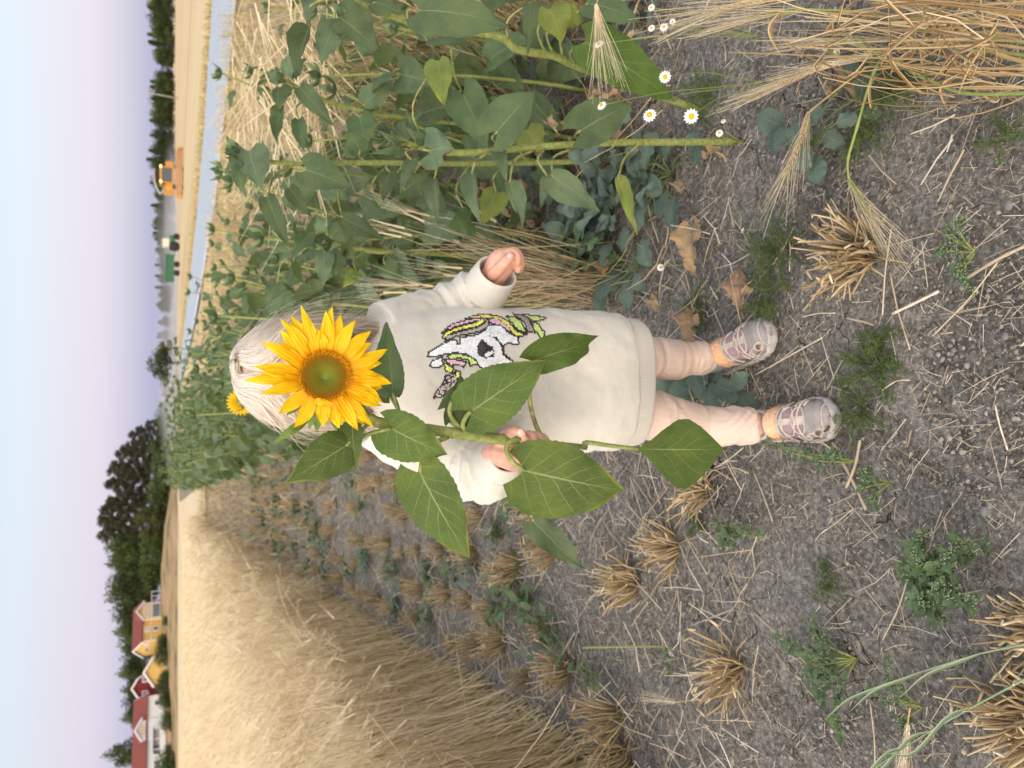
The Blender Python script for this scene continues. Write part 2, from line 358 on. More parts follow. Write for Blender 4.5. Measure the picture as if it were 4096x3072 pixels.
# skin and clothes
_m = MT('skin'); _f = _m.noise(45, 3); _c = _m.ramp(_f, (.3, (.66,.33,.235)), (.7, (.78,.46,.34)))
_m.col(_c).rough(.5, .35); _m.b.inputs['Subsurface Weight'].default_value = .12; _m.b.inputs['Subsurface Radius'].default_value = (.012, .004, .002); M['skin'] = _m.m
_m = MT('sweatshirt_fleece'); _f = _m.noise(14, 4, .65); _g = _m.noise(520, 2, .8)
_st = _m.math('MULTIPLY', _m.math('GREATER_THAN', _m.noise(9, 3, .6), .635), .10)
_m.col(_m.mix(_st, _m.ramp(_f, (.3, (.635,.60,.525)), (.7, (.685,.655,.59))), (.50,.45,.34))).rough(.95, .1).bump(_m.math('ADD', _m.math('MULTIPLY', _g, .35), _m.math('MULTIPLY', _f, 1.3)), .45, .004)
_m.b.inputs['Sheen Weight'].default_value = .12; _m.b.inputs['Sheen Roughness'].default_value = .5; M['fleece'] = _m.m
_m = MT('ribbed_knit'); _tc = _m.n('ShaderNodeTexCoord').outputs['Object']; _w = _m.n('ShaderNodeTexWave', wave_type='BANDS', bands_direction='X'); _w.inputs['Scale'].default_value = 130; _w.inputs['Distortion'].default_value = .6; _m.l(_tc, _w.inputs['Vector'])
_m.col(_m.mix(_w.outputs['Fac'], (.56,.525,.46), (.63,.60,.535))).rough(.95, .1).bump(_w.outputs['Fac'], .4, .001); M['rib'] = _m.m
_m = MT('leggings_jersey'); _f = _m.noise(9, 3); _w = _m.n('ShaderNodeTexWave'); _w.inputs['Scale'].default_value = 260; _w.inputs['Distortion'].default_value = 2
_m.col(_m.ramp(_f, (.3, (.63,.475,.395)), (.7, (.70,.555,.475)))).rough(.85, .15).bump(_m.math('ADD', _m.noise(25, 4), _m.math('MULTIPLY', _w.outputs['Fac'], .04)), .35, .006); M['legging'] = _m.m
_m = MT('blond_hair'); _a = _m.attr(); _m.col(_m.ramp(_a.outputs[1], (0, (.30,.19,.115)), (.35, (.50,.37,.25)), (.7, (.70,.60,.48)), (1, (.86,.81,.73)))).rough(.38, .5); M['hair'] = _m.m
M['hairbase'] = simple('hair_base', (.62,.46,.36), .6, .2, .2, 60)
_m = MT('sequin'); _a = _m.n('ShaderNodeAttribute', attribute_name='luv'); _m.col(_a.outputs['Vector']).rough(.22, .8); M['sequin'] = _m.m
_m = MT('shoe_glitter'); _v = _m.n('ShaderNodeTexVoronoi'); _v.inputs['Scale'].default_value = 700; _f = _m.math('GREATER_THAN', _v.outputs['Distance'], .45)
_m.col(_m.mix(_m.math('MULTIPLY', _m.noise(40, 3), _f), (.24,.21,.20), (.62,.57,.55))).rough(.42, .5); _m.b.inputs['Metallic'].default_value = .25; _m.bump(_v.outputs['Distance'], .5, .001); M['glitter'] = _m.m
M['overlay'] = simple('shoe_overlay', (.50,.43,.38), .5, .4, .18, 90)
M['mesh'] = simple('shoe_mesh_fabric', (.36,.25,.27), .8, .2, .2, 500, .4)
M['sole'] = simple('shoe_sole', (.50,.46,.43), .6, .3, .22, 60, .3)
_m = MT('reflective_strap'); _f = _m.noise(150, 3, .7); _m.col(_m.ramp(_f, (.42, (.50,.40,.33)), (.5, (.86,.42,.22)), (.6, (.92,.50,.22)), (.75, (.90,.66,.22)))).rough(.35, .5); M['strap'] = _m.m
M['black'] = simple('shoe_gap', (.17,.10,.065), .8, .1)
M['brownlth'] = simple('brown_loop', (.10,.05,.03), .6, .3)
M['white'] = simple('white_petal', (.82,.84,.86), .6, .2, .06)
M['yolk'] = simple('yellow_centre', (.72,.42,.01), .7, .2, .2, 400)
M['nail'] = simple('nail', (.80,.52,.47), .3, .5, .03)
_link0 = link
def link(name, me, mat=None, parent=None):
    o = _link0(name, me, mat, parent)
    if parent is not None and parent.type == 'EMPTY': o.matrix_parent_inverse = Matrix.Translation(-parent.location)
    return o
# ================================================================ SETTING
def edge_barley(Y): return -1.06-.14*(Y-2)
def edge_sun(Y): return .34-.14*(Y-1.2)
road_near = np.array([[14, -3], [9.4, 6], [6.33, 12.95], [4.5, 18.9], [3.75, 26], [2.95, 36], [1.9, 55], [.9, 78], [-1.5, 120]], float)
road_far = np.array([[22, -3], [15.5, 9], [10.0, 20.7], [8.3, 27], [7.3, 32], [6.3, 46], [5.3, 64], [3.6, 90], [1.6, 120]], float)
def rn(Y): return np.interp(Y, road_near[:, 1], road_near[:, 0])
def rf(Y): return np.interp(Y, road_far[:, 1], road_far[:, 0])
def hillz(X, Y):
    t = np.clip((Y-150)/45, 0, 1); t = t*t*(3-2*t); u = np.clip((-8-X)/35, 0, 1); u = u*u*(3-2*u)
    return 3.3*t*u
# soil sheet to the horizon
def grow(a, lim, f=1.16, s=.012):
    o = []; x = a
    while x < lim: s *= f; x += s; o.append(x)
    return o
gx = np.array([-v for v in grow(1.5, 1400)][::-1]+list(np.arange(-1.5, 1.6, .0125))+grow(1.6, 1400))
gy = np.array([-300, -60, -12, -3, -.8, 0, .25]+list(np.arange(.4, 3.6, .0125))+grow(3.6, 1500))
X, Y = np.meshgrid(gx, gy); pz = np.stack([X, Y, 0*X], -1)
fade = np.clip(1-(np.hypot(X, Y)-2)/9, 0, 1)
Z = fade*(fbm(pz*5+3, 2)*.010+np.maximum(fbm(pz*28, 2), -.3)*.0050+np.abs(fbm(pz*75, 2))*.0032)-.006
Z = Z-np.where((X < -8) & (Y > 140), 0, 0)
mb = MB(); n1 = len(gx); ii = np.arange(len(gy)-1)[:, None]*n1; jj = np.arange(n1-1)[None]
mb.add(np.stack([X, Y, Z], -1).reshape(-1, 3), np.stack([ii+jj, ii+jj+1, ii+n1+jj+1, ii+n1+jj], -1).reshape(-1, 4))
m = MT('dry_soil'); tcx = m.n('ShaderNodeTexCoord').outputs['Object']
n1_ = m.noise(6, 4, .65); n2 = m.noise(90, 4, .7)
c = m.mix(.55, m.ramp(n1_, (.3, (.165,.153,.134)), (.52, (.255,.239,.213)), (.7, (.345,.325,.295))), m.ramp(n2, (.34, (.085,.077,.068)), (.5, (.225,.209,.192)), (.66, (.42,.395,.37))))
vo = m.n('ShaderNodeTexVoronoi'); vo.inputs['Scale'].default_value = 95; m.l(tcx, vo.inputs['Vector'])
v2 = m.n('ShaderNodeTexVoronoi'); v2.inputs['Scale'].default_value = 170; m.l(tcx, v2.inputs['Vector']); s2 = m.n('ShaderNodeSeparateXYZ'); m.l(v2.outputs['Color'], s2.inputs[0])
v3 = m.n('ShaderNodeTexVoronoi', feature='DISTANCE_TO_EDGE'); v3.inputs['Scale'].default_value = 120; m.l(tcx, v3.inputs['Vector'])
c = m.mix(.8, c, m.ramp(s2.outputs[0], (0, (.62,.61,.60)), (.5, (.98,.97,.95)), (1, (1.35,1.33,1.30))), 'MULTIPLY'); c = m.mix(m.math('MULTIPLY', m.math('LESS_THAN', v3.outputs['Distance'], .055), .35), c, (.04,.036,.032))
vc = m.n('ShaderNodeTexVoronoi', feature='DISTANCE_TO_EDGE'); vc.inputs['Scale'].default_value = 5.5
wv = m.n('ShaderNodeVectorMath', operation='ADD'); nz3 = m.n('ShaderNodeTexNoise'); nz3.inputs['Scale'].default_value = 9; m.l(tcx, nz3.inputs['Vector'])
sc3 = m.n('ShaderNodeVectorMath', operation='SCALE'); sc3.inputs['Scale'].default_value = .16; m.l(nz3.outputs['Color'], sc3.inputs[0]); m.l(tcx, wv.inputs[0]); m.l(sc3.outputs[0], wv.inputs[1]); m.l(wv.outputs[0], vc.inputs['Vector'])
crk = m.math('MULTIPLY', m.math('LESS_THAN', vc.outputs['Distance'], .007), m.math('GREATER_THAN', m.noise(3.1, 1), .54))
c = m.mix(m.math('MULTIPLY', crk, .8), c, (.035,.028,.022))
far = m.n('ShaderNodeSeparateXYZ'); m.l(tcx, far.inputs[0]); fm = m.n('ShaderNodeMapRange'); fm.inputs['From Min'].default_value = 3; fm.inputs['From Max'].default_value = 14; m.l(far.outputs['Y'], fm.inputs[0])
c = m.mix(fm.outputs[0], c, m.ramp(m.noise(3, 5, .7), (.32, (.14,.125,.085)), (.5, (.26,.215,.15)), (.68, (.42,.34,.21))))
m.col(c).rough(.95, .1)
hgt = m.math('ADD', m.math('MULTIPLY', m.math('MINIMUM', vo.outputs['Distance'], .7), -1.1), m.math('ADD', m.math('MULTIPLY', m.noise(240, 4, .75), 1.6), m.math('MULTIPLY', crk, -4)))
m.bump(hgt, .75, .006)
gr = mb.build('ground', m.m); tag(gr, kind='structure')
# pale cut field, left of the road and beyond it
def strip_sheet(name, L_, R_e, z, mat, nx=8):
    L_ = np.asarray(L_, float); R_e = np.asarray(R_e, float); mb = MB(); t = np.linspace(0, 1, nx)
    v = L_[:, None]*(1-t[None, :, None])+R_e[:, None]*t[None, :, None]
    v = np.concatenate([v, np.full(v.shape[:2]+(1,), z)], -1); n = len(L_)
    q = [(i*nx+j, i*nx+j+1, (i+1)*nx+j+1, (i+1)*nx+j) for i in range(n-1) for j in range(nx-1)]
    mb.add(v.reshape(-1, 3), q); o = mb.build(name, mat); tag(o, kind='structure'); return o
def fieldmat(name, a, b, c3, ang, sc):
    m = MT(name); mp = m.n('ShaderNodeMapping'); mp.inputs['Rotation'].default_value = (0, 0, ang); mp.inputs['Scale'].default_value = (sc, sc*.045, 1)
    m.l(m.n('ShaderNodeTexCoord').outputs['Object'], mp.inputs[0])
    f = m.noise(1.0, 4, .6, vec=mp.outputs[0]); g = m.noise(5, 4, .7)
    m.col(m.mix(.35, m.ramp(f, (.35, a), (.5, b), (.68, c3)), m.ramp(g, (.3, a), (.7, c3)))).rough(.9, .1).bump(g, .6, .05); return m.m
fm1 = fieldmat('cut_field', (.50,.37,.21), (.63,.49,.30), (.70,.57,.37), 0, .12)
fm2 = fieldmat('cut_field_swaths', (.36,.26,.15), (.60,.45,.25), (.68,.54,.33), R(84), .10)
Ys = np.array([26, 32, 45, 70, 110, 160, 230, 330, 700.])
strip_sheet('field', [(-.62*y-40, y) for y in Ys], [(-.155*y+.9 if y < 110 else -16-(y-110)*.02, y) for y in Ys], .05, fm1)
Yr = np.array([2, 9, 20.7, 32, 46, 64, 90, 120, 200, 330, 700.])
strip_sheet('field_beyond_road', [(rf(y)+.9 if y < 120 else 2.5-(y-120)*.09, y) for y in Yr], [(.62*y+60, y) for y in Yr], .05, fm2)
vm_ = simple('verge_grass', (.30,.25,.10), .9, .1, .45, 1.2)
strip_sheet('road_verge', [(rf(y)-.1, y) for y in Yr[:8]], [(rf(y)+1.2, y) for y in Yr[:8]], .06, vm_, 3)
strip_sheet('field_between', [(-.14*y+2.2, y) for y in (22, 32, 46, 64, 90, 120)], [(rn(y)-.2, y) for y in (22, 32, 46, 64, 90, 120)], .045, fm2)
mr_ = MT('asphalt'); mr_.col(mr_.ramp(mr_.noise(2.5, 5, .7), (.3, (.34,.375,.41)), (.7, (.43,.465,.50)))).rough(.6, .5).bump(mr_.noise(60, 3), .3, .01)
strip_sheet('road', [(rn(y), y) for y in road_near[:, 1]], [(rf(y), y) for y in road_near[:, 1]], .075, mr_.m, 6)
ln = simple('road_paint', (.74,.77,.80), .6, .3, .08)
for a, b in ((-3, 14.3), (16.5, 20.5), (23, 60)):
    ys = np.linspace(a, b, 9); strip_sheet('edge_line', [(rn(y)+.22, y) for y in ys], [(rn(y)+.36, y) for y in ys], .079, ln, 2)
ys = np.linspace(-3, 118, 30); strip_sheet('edge_line', [(rf(y)-.30, y) for y in ys], [(rf(y)-.2, y) for y in ys], .079, ln, 2)
# low hill under the houses
hx = np.linspace(-420, 4, 70); hy = np.linspace(146, 420, 50); X, Y = np.meshgrid(hx, hy)
Z = hillz(X, Y)+.02+np.clip((Y-150)/8, 0, 1)*.12+fbm(np.stack([X, Y, 0*X], -1)*.09, 2)*.22*np.clip((Y-150)/20, 0, 1)*np.clip((-4-X)/10, 0, 1)
mb = MB(); k = len(hx); ii = np.arange(len(hy)-1)[:, None]*k; jj = np.arange(k-1)[None]
mb.add(np.stack([X, Y, Z], -1).reshape(-1, 3), np.stack([ii+jj, ii+jj+1, ii+k+jj+1, ii+k+jj], -1).reshape(-1, 4))
m = MT('dry_slope'); m.col(m.ramp(m.noise(.12, 5, .7), (.35, (.10,.10,.045)), (.5, (.34,.23,.12)), (.7, (.46,.32,.18)))).rough(.95, .1).bump(m.noise(3, 4), .6, .3)
tag(mb.build('hill', m.m), kind='structure')
# ---------------------------------------------------------------- trees
def leafm(name, d, mi, li, bark=False):
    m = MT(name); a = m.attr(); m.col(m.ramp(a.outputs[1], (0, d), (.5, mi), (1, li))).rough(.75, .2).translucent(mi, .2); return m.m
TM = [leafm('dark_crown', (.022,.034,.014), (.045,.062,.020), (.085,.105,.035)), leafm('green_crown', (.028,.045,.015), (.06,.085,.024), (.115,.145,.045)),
      leafm('olive_crown', (.045,.045,.016), (.085,.088,.026), (.14,.145,.045)), leafm('pine_crown', (.028,.032,.018), (.055,.058,.028), (.095,.095,.045))]
BARK = simple('bark', (.14,.09,.06), .9, .1, .3, 8)
def cloud(mb, c, r, n, size, flat=.35):
    d = rng.normal(size=(n, 3)); d /= np.linalg.norm(d, axis=1)[:, None]; rad = rng.random(n)**.45
    p = np.asarray(c)+d*rad[:, None]*np.asarray(r); nn = rng.normal(size=(n, 3)); nn /= np.linalg.norm(nn, axis=1)[:, None]
    a = np.cross(nn, rng.normal(size=(n, 3))); a /= np.linalg.norm(a, axis=1)[:, None]; b = np.cross(nn, a); s = size*(.5+rng.random(n))[:, None]
    v = np.stack([p-a*s, p+b*s*.55, p+a*s, p-b*s*.55], 1).reshape(-1, 3)
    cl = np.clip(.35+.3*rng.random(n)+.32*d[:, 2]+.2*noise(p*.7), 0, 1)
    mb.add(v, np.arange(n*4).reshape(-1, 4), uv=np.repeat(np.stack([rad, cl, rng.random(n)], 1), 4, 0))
def make_tree(name, kind, h, mat):
    root = empty(name); tb = MB(); cb = MB(); tw = h*.016
    if kind == 'pine':
        tops = [(0, 0)]; tube(tb, [(0, 0, -.5), (.1*h*.1, 0, h*.5), (0, .02*h, h*.93)], [tw, tw*.7, tw*.2], 7)
        for i in range(15):
            z = h*(.30+.66*i/14); a = i*2.4; r = h*.20*(1.05-i/17)*(.7+.5*random.random()); e = (math.cos(a)*r, math.sin(a)*r, z+h*.03)
            tube(tb, [(0, 0, z-h*.03), e], [tw*.3, tw*.1], 4); cloud(cb, e, (h*.085, h*.085, h*.05), 120, h*.016); cloud(cb, (e[0]*.5, e[1]*.5, z), (h*.07, h*.07, h*.045), 70, h*.016)
    elif kind == 'spruce':
        tube(tb, [(0, 0, -.5), (0, 0, h*.97)], [tw, tw*.15], 6)
        for i in range(16):
            z = h*(.08+.9*i/16); r = h*.17*(1-i/16.5)+.02*h
            for a in range(5):
                an = a*1.256+i*.7; cloud(cb, (math.cos(an)*r*.6, math.sin(an)*r*.6, z-r*.15), (r*.55, r*.55, h*.035), 36, h*.014)
    elif kind == 'bush':
        tube(tb, [(0, 0, -.3), (0, 0, h*.6)], [tw*1.5, tw*.5], 5)
        for i in range(9): a = i*2.4; cloud(cb, (math.cos(a)*h*.35*random.random(), math.sin(a)*h*.35, h*(.22+.055*i)), (h*.36, h*.36, h*.26), 240, h*.035)
    else:
        tube(tb, [(0, 0, -.5), (.01*h, 0, h*.3), (0, .02*h, h*.7)], [tw*1.3, tw, tw*.4], 7)
        wd = .36 if kind == 'round' else .27
        for i in range(16):
            a = i*2.4+random.random(); z = h*((.33 if kind == 'round' else .16)+.58*random.random()); pr = math.sin(PI*min(1, max(.12, (z/h-.05)))**.8); rr = h*wd*pr*(.45+.55*random.random())
            e = (math.cos(a)*rr, math.sin(a)*rr, z); tube(tb, [(0, 0, z*.55), e], [tw*.35, tw*.1], 4); s_ = h*(.12+.06*random.random()); cloud(cb, e, (s_, s_, s_*.8), 170, h*.02)
        cloud(cb, (0, 0, h*.62), (h*wd*.75, h*wd*.75, h*.33), 700, h*.022)
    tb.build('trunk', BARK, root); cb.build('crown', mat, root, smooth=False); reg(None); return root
def place(proto, first, loc, rz, sc, label, cat, group):
    o = proto if first else copytree(proto); o.location = loc; o.rotation_euler = (0, 0, rz); o.scale = sc
    return tag(o, label, cat, group)
protos = {}
for nm, kd, mt, key in (('broadleaf_tree', 'broad', 0, 'b0'), ('broadleaf_tree', 'broad', 1, 'b1'), ('broadleaf_tree', 'broad', 2, 'b2'), ('pine_tree', 'pine', 3, 'p0'), ('spruce_tree', 'spruce', 0, 's0'), ('round_tree', 'round', 0, 'r0'), ('garden_shrub', 'bush', 1, 'g0')):
    protos[key] = [make_tree(nm, kd, 10., TM[mt]), True]
def tree(key, x, y, h, wsc, label, cat, group, z=0):
    if key == 'g0': h *= 1.18; z -= .2*h
    pr = protos[key]; s = h/10
    o = place(pr[0], pr[1], (x, y, z), random.random()*6.28, (s*wsc, s*wsc, s), label, cat, group); pr[1] = False; return o
profR = np.array([[0, 578], [100, 582], [220, 600], [270, 613], [330, 600], [420, 592], [480, 597], [560, 597], [680, 588], [760, 605], [800, 610], [870, 598], [950, 603], [1000, 618], [1080, 621], [1200, 623], [1350, 627], [1420, 645], [1520, 655], [1600, 640], [1680, 648], [1760, 640]], float)
k = 0; RW = ('front', 'middle', 'back')
for row, Yd in enumerate((262, 282, 300)):
    y = -30+row*13; cN = 0
    while y < 1700:
        p = P(700, y, Yd); tp = np.interp(y, profR[:, 0], profR[:, 1]); h = (P(tp, y, Yd)[2]+.3)*(.96+.12*random.random())*(1-.05*(row == 0))
        kk = random.choice(['b0', 'b0', 'b1', 's0', 'b2']) if y < 900 else random.choice(['b0', 's0', 's0', 'b1'])
        cN += 1; lab = {'b0': 'dark broadleaf tree', 'b1': 'green broadleaf tree', 'b2': 'olive broadleaf tree', 's0': 'narrow spruce'}[kk]+', %s from the right in the %s row of the far wood' % (nth(cN), RW[row])
        tree(kk, p[0], Yd+random.uniform(-5, 5), max(4.5, h), 1.15 if kk != 's0' else 1.5, lab, 'tree', 'trees of the wood beyond the road', -.3); k += 1; y += random.uniform(46, 66)
profL = np.array([[1650, 640], [1683, 588], [1717, 528], [1760, 500], [1813, 458], [1880, 430], [1924, 405], [1963, 440], [2021, 388], [2141, 382], [2209, 385], [2272, 402], [2350, 398], [2400, 420], [2498, 436], [2580, 455], [2646, 446], [2720, 470], [2845, 470], [2900, 500]], float)
for row, Yd in enumerate((208, 226, 244)):
    y = 1690+row*22; cN = 0
    while y < 2890:
        p = P(680, y, Yd); tp = np.interp(y, profL[:, 0], profL[:, 1]); z = float(hillz(p[0], Yd)); h = (P(tp, y, Yd)[2]-z)*(.93+.08*random.random())*(1 if row else .86+.14*random.random())
        if y < 2120: kk = 'p0'
        else: kk = random.choice(['b0', 'b1', 'b1', 'b2' if y < 2400 else 'b0'])
        cN += 1; lab = {'p0': 'tall dark open-branched pine', 'b0': 'tall dark broadleaf tree', 'b1': 'tall green broadleaf tree', 'b2': 'tall olive-green tree'}[kk]+', %s from the right in the %s row of the grove' % (nth(cN), RW[row])
        if not (row < 1 and y > 2330):
            tree(kk, p[0], Yd+random.uniform(-4, 4), h, .95 if kk == 'p0' else .85, lab, 'tree', 'trees of the grove behind the houses', z)
        y += random.uniform(52, 80)
for (y, tp, Yd, kk, lab) in ((1905, 640, 190, 'g0', 'low green bush at the field edge, nearest the sunflowers'), (1990, 600, 192, 'g0', 'green bush at the foot of the tall pines'), (2060, 560, 190, 'b2', 'small olive tree in front of the tall grove'), (2130, 575, 190, 'b2', 'second small olive tree in front of the tall grove'), (2200, 610, 190, 'g0', 'wide green bush below the tall grove'), (1790, 610, 192, 'b1', 'green tree at the right end of the grove'), (1730, 650, 200, 'g0', 'bush closing the right end of the grove')):
    p = P(690, y, Yd); z = float(hillz(p[0], Yd)); tree(kk, p[0], Yd, P(tp, y, Yd)[2]-z+1.5, 1.3, lab, 'bush' if kk == 'g0' else 'tree', None, z)
for i, y in enumerate(np.arange(1700, 2340, 46)):
    p = P(690, y, 198); z = float(hillz(p[0], 198)); tree('g0', p[0]+random.uniform(-1, 1), 198+random.uniform(-3, 3), random.uniform(4.2, 6.5), 1.15, 'dark bush closing the foot of the tall grove, %s from its right end' % nth(i+1), 'bush', 'bushes along the foot of the grove', z)
o = tree('r0', P(700, 1450, 92)[0], 92, P(583, 1450, 92)[2]*1.0, 1.7, 'lone round-crowned tree standing by itself beside the road', 'tree', None)
tree('b1', P(690, 2975, 235)[0], 235, 16.5, .7, 'slim green treetop showing above the white house roof', 'tree', None, 3.3)
# ---------------------------------------------------------------- houses
WM = {'yellow': simple('yellow_boards', (.62,.40,.13), .8, .2, .08, 3), 'red': simple('red_boards', (.19,.03,.03), .8, .2, .12, 3), 'white': simple('white_boards', (.72,.72,.72), .8, .2, .06, 3),
      'roof': simple('red_roof_tiles', (.215,.062,.05), .8, .2, .15, 4), 'trim': simple('white_trim', (.74,.73,.74), .7, .2, .05), 'glass': simple('window_glass', (.11,.13,.15), .15, .6, .2), 'gl2': simple('covered_window', (.62,.47,.33), .6, .3, .08), 'dark': simple('dark_roof', (.13,.13,.15), .6, .3, .1)}
class House:
    def __init__(s, px, Y, rz, name, label, cat='house', z=None):
        p = P(650, px, Y); s.z = float(hillz(p[0], Y))+.05 if z is None else z; s.root = empty(name, (p[0], Y, s.z), label, cat); s.rz = rz
    def put(s, mb, name, mat, parent=None):
        for i in range(len(mb.v)):
            v = mb.v[i]; c_, s_ = math.cos(s.rz), math.sin(s.rz); w_ = v.copy(); w_[:, 0] = v[:, 0]*c_-v[:, 1]*s_; w_[:, 1] = v[:, 0]*s_+v[:, 1]*c_; mb.v[i] = w_+np.array(s.root.location)
        return mb.build(name, mat, parent or s.root, smooth=False)
    def body(s, x0, x1, y0, y1, h, rh, wall, roof='roof', axis='x', gam=False, over=.45):
        mb = MB(); box(mb, ((x0+x1)/2, (y0+y1)/2, h/2-.5), (x1-x0, y1-y0, h+1)); rb = MB(); tr = {}
        if axis == 'x': a0, a1, b0, b1 = x0, x1, y0, y1; f = lambda a, b, z: (a, b, z)
        else: a0, a1, b0, b1 = y0, y1, x0, x1; f = lambda a, b, z: (b, a, z)
        m_ = (b0+b1)/2; hw = (b1-b0)/2
        prof = [(-hw, 0), (0, rh), (hw, 0)] if not gam else [(-hw, 0), (-hw*.62, rh*.62), (0, rh), (hw*.62, rh*.62), (hw, 0)]
        for e in (a0, a1):
            pts = [f(e, m_+b, h+z) for b, z in prof]; n = len(pts)
            mb.add(pts, None, [(0, i, i+1) for i in range(1, n-1)])
        k = 1+over/hw
        for (b, z), (b2, z2) in zip(prof[:-1], prof[1:]):
            sl = (z2-z)/(b2-b)
            if (b, z) == prof[0]: b -= over; z -= over*sl
            if (b2, z2) == prof[-1]: b2 += over; z2 += over*sl
            v = [f(a, m_+bb, h+zz+dz) for a in (a0-over, a1+over) for bb, zz in ((b, z), (b2, z2)) for dz in (.05, .25)]
            rb.add(v, [(0, 2, 3, 1), (4, 5, 7, 6), (0, 1, 5, 4), (2, 6, 7, 3), (0, 4, 6, 2), (1, 3, 7, 5)])
            for a in (a0-over-.03, a1+over+.03):
                v = [f(a+da, m_+bb, h+zz+dz) for da in (-.06, .06) for bb, zz in ((b, z), (b2, z2)) for dz in (-.28, .20)]
                tr.setdefault(a, MB()).add(v, [(0, 2, 3, 1), (4, 5, 7, 6), (0, 1, 5, 4), (2, 6, 7, 3), (0, 4, 6, 2), (1, 3, 7, 5)])
        s.put(mb, 'wall', WM[wall]); r_ = s.put(rb, 'roof', WM[roof]); [s.put(t_, 'bargeboard', WM['trim'], r_) for t_ in tr.values()]; return r_
    def win(s, x, y, z, w_, h_, side='y', glass='glass', bars=1):
        fb = MB(); gb = MB()
        if side == 'y': box(fb, (x, y-.02, z), (w_+.3, .12, h_+.3)); [box(gb, (x+(i-(bars-1)/2)*w_/bars, y-.1, z), (w_/bars*.84, .08, h_)) for i in range(bars)]
        else: box(fb, (x-.02, y, z), (.12, w_+.3, h_+.3)); [box(gb, (x-.1, y+(i-(bars-1)/2)*w_/bars, z), (.08, w_/bars*.84, h_)) for i in range(bars)]
        fr = s.put(fb, 'window', WM['trim']); s.put(gb, 'pane', WM[glass], fr)
    def trim(s, *bx, name='corner_board', mat='trim'):
        for c_, sz in bx: mb = MB(); box(mb, c_, sz); s.put(mb, name, WM[mat])
# yellow two-storey house; local x runs to the right of the upright view, y away
h1 = House(2482, 190, R(45), 'yellow_house', 'yellow two-storey house with red roof, front gable and veranda')
h1.root.scale = (.82, .82, .74)
h1.body(-5.6, 6.2, 0, 8.6, 5.4, 2.6, 'yellow')
h1.body(.2, 5.2, -1.3, 4.2, 5.2, 1.9, 'yellow', axis='y')
h1.win(2.7, -1.3, 1.5, 3.9, 1.9, bars=5); h1.win(2.7, -1.3, 4.3, 3.6, 1.4, glass='gl2', bars=3); h1.win(-2.2, 0, 1.6, 1.2, 1.2); h1.win(-2.2, 0, 4.1, 1.3, 1.2, glass='gl2')
h1.win(-5.6, 2.2, 4.1, 1, 1.2, 'x', glass='gl2'); h1.win(-5.6, 5.0, 4.1, 1, 1.2, 'x')
h1.trim(((-5.62, -.02, 2.6), (.22, .22, 5.3)), ((.2, -1.32, 2.5), (.2, .2, 5.2)), ((5.2, -1.32, 2.5), (.2, .2, 5.2)))
h1.trim(((-2.7, -.03, 2.9), (5.6, .1, .16)), ((2.7, -1.34, 2.95), (4.9, .1, .18)), name='string_course')
h1.trim(((7.9, 1.2, 2.9), (3.4, 3.2, .22)), name='veranda_roof'); h1.trim(*[((x, -.3, 1.4), (.16, .16, 2.8)) for x in (6.6, 7.9, 9.4)], name='veranda_post'); h1.trim(((8.8, -.35, .9), (5.6, .1, .12)), ((8.8, -.35, .45), (5.6, .1, .12)), name='railing')
# red gambrel barn with yellow annexe
h2 = House(2738, 186, R(24), 'red_house', 'dark red house with white-trimmed gambrel gable between the other two')
h2.body(-3.1, 3.1, 0, 9, 3.6, 3.5, 'red', axis='y', gam=True)
h2.body(-7.5, -3.1, 1.5, 7.5, 3.2, 2.6, 'red')
h2.win(-1.3, 0, 4.0, .8, 1.1); h2.win(1.6, 0, 4.0, .8, 1.1)
h2b = House(2678, 182, R(16), 'yellow_outbuilding', 'low yellow outbuilding with white gable trim before the red house', 'outbuilding')
h2b.root.scale = (1, 1, .88); h2.root.scale = (1, 1, .88)
h2b.body(-3.0, 2.8, 0, 5, 2.6, 2.0, 'yellow', axis='y')
# white house with dormer
h3 = House(2925, 178, R(38), 'white_house', 'white house with long red roof, gabled dormer and terrace')
h3.root.scale = (1, 1, .87)
h3.body(-8.6, 8.0, 0, 7.0, 4.4, 2.9, 'white')
h3.body(-1.2, 2.9, -.2, 4.5, 5.6, 1.35, 'white', axis='y', roof='roof')
h3.win(.85, -.2, 5.25, 2.2, 1.0, glass='gl2', bars=3); h3.win(6.2, 0, 1.9, 1.1, 1.2); h3.win(-3.6, 0, 1.9, 1.8, 1.3, bars=3); h3.win(-6.6, 0, 1.9, 1.8, 1.2, bars=2); h3.win(-.2, 0, 1.3, 1.0, 2.2)
h3.win(-8.6, 2.8, 4.2, .9, 1.1, 'x'); h3.win(-8.6, 3.6, 1.8, 1.2, 1.2, 'x')
h3.trim(((-1.8, -2.2, .6), (4.6, .12, 1.3)), name='terrace_wall'); h3.trim(*[((x, -2.2, 1.3), (.14, .14, 2.6)) for x in (-4, -1.9, .4)], name='terrace_post'); h3.trim(((-1.8, -1.2, 2.65), (4.8, 2.4, .18)), name='terrace_roof', mat='dark')
for (y, Yd, hh, lab) in ((2560, 176, 2.6, 'dark shrub before the yellow house corner'), (2610, 174, 3.6, 'tall dark shrub left of the yellow house'), (2700, 172, 2.2, 'round shrub before the yellow outbuilding'), (2735, 172, 3.4, 'clipped green shrub before the red house'), (2790, 170, 3.0, 'dark shrub between red and white house'), (2810, 168, 2.2, 'small shrub right of the white house'), (2880, 166, 3.0, 'loose shrub before the white house wall'), (3050, 160, 4.6, 'large dark shrub at the left end of the white house'), (2480, 174, 1.5, 'low shrub below the yellow house'), (3000, 166, 2.0, 'low shrub before the terrace of the white house')):
    p = P(690, y, Yd); tree('g0', p[0], Yd, hh, 1.0, lab, 'shrub', None, float(hillz(p[0], Yd)))
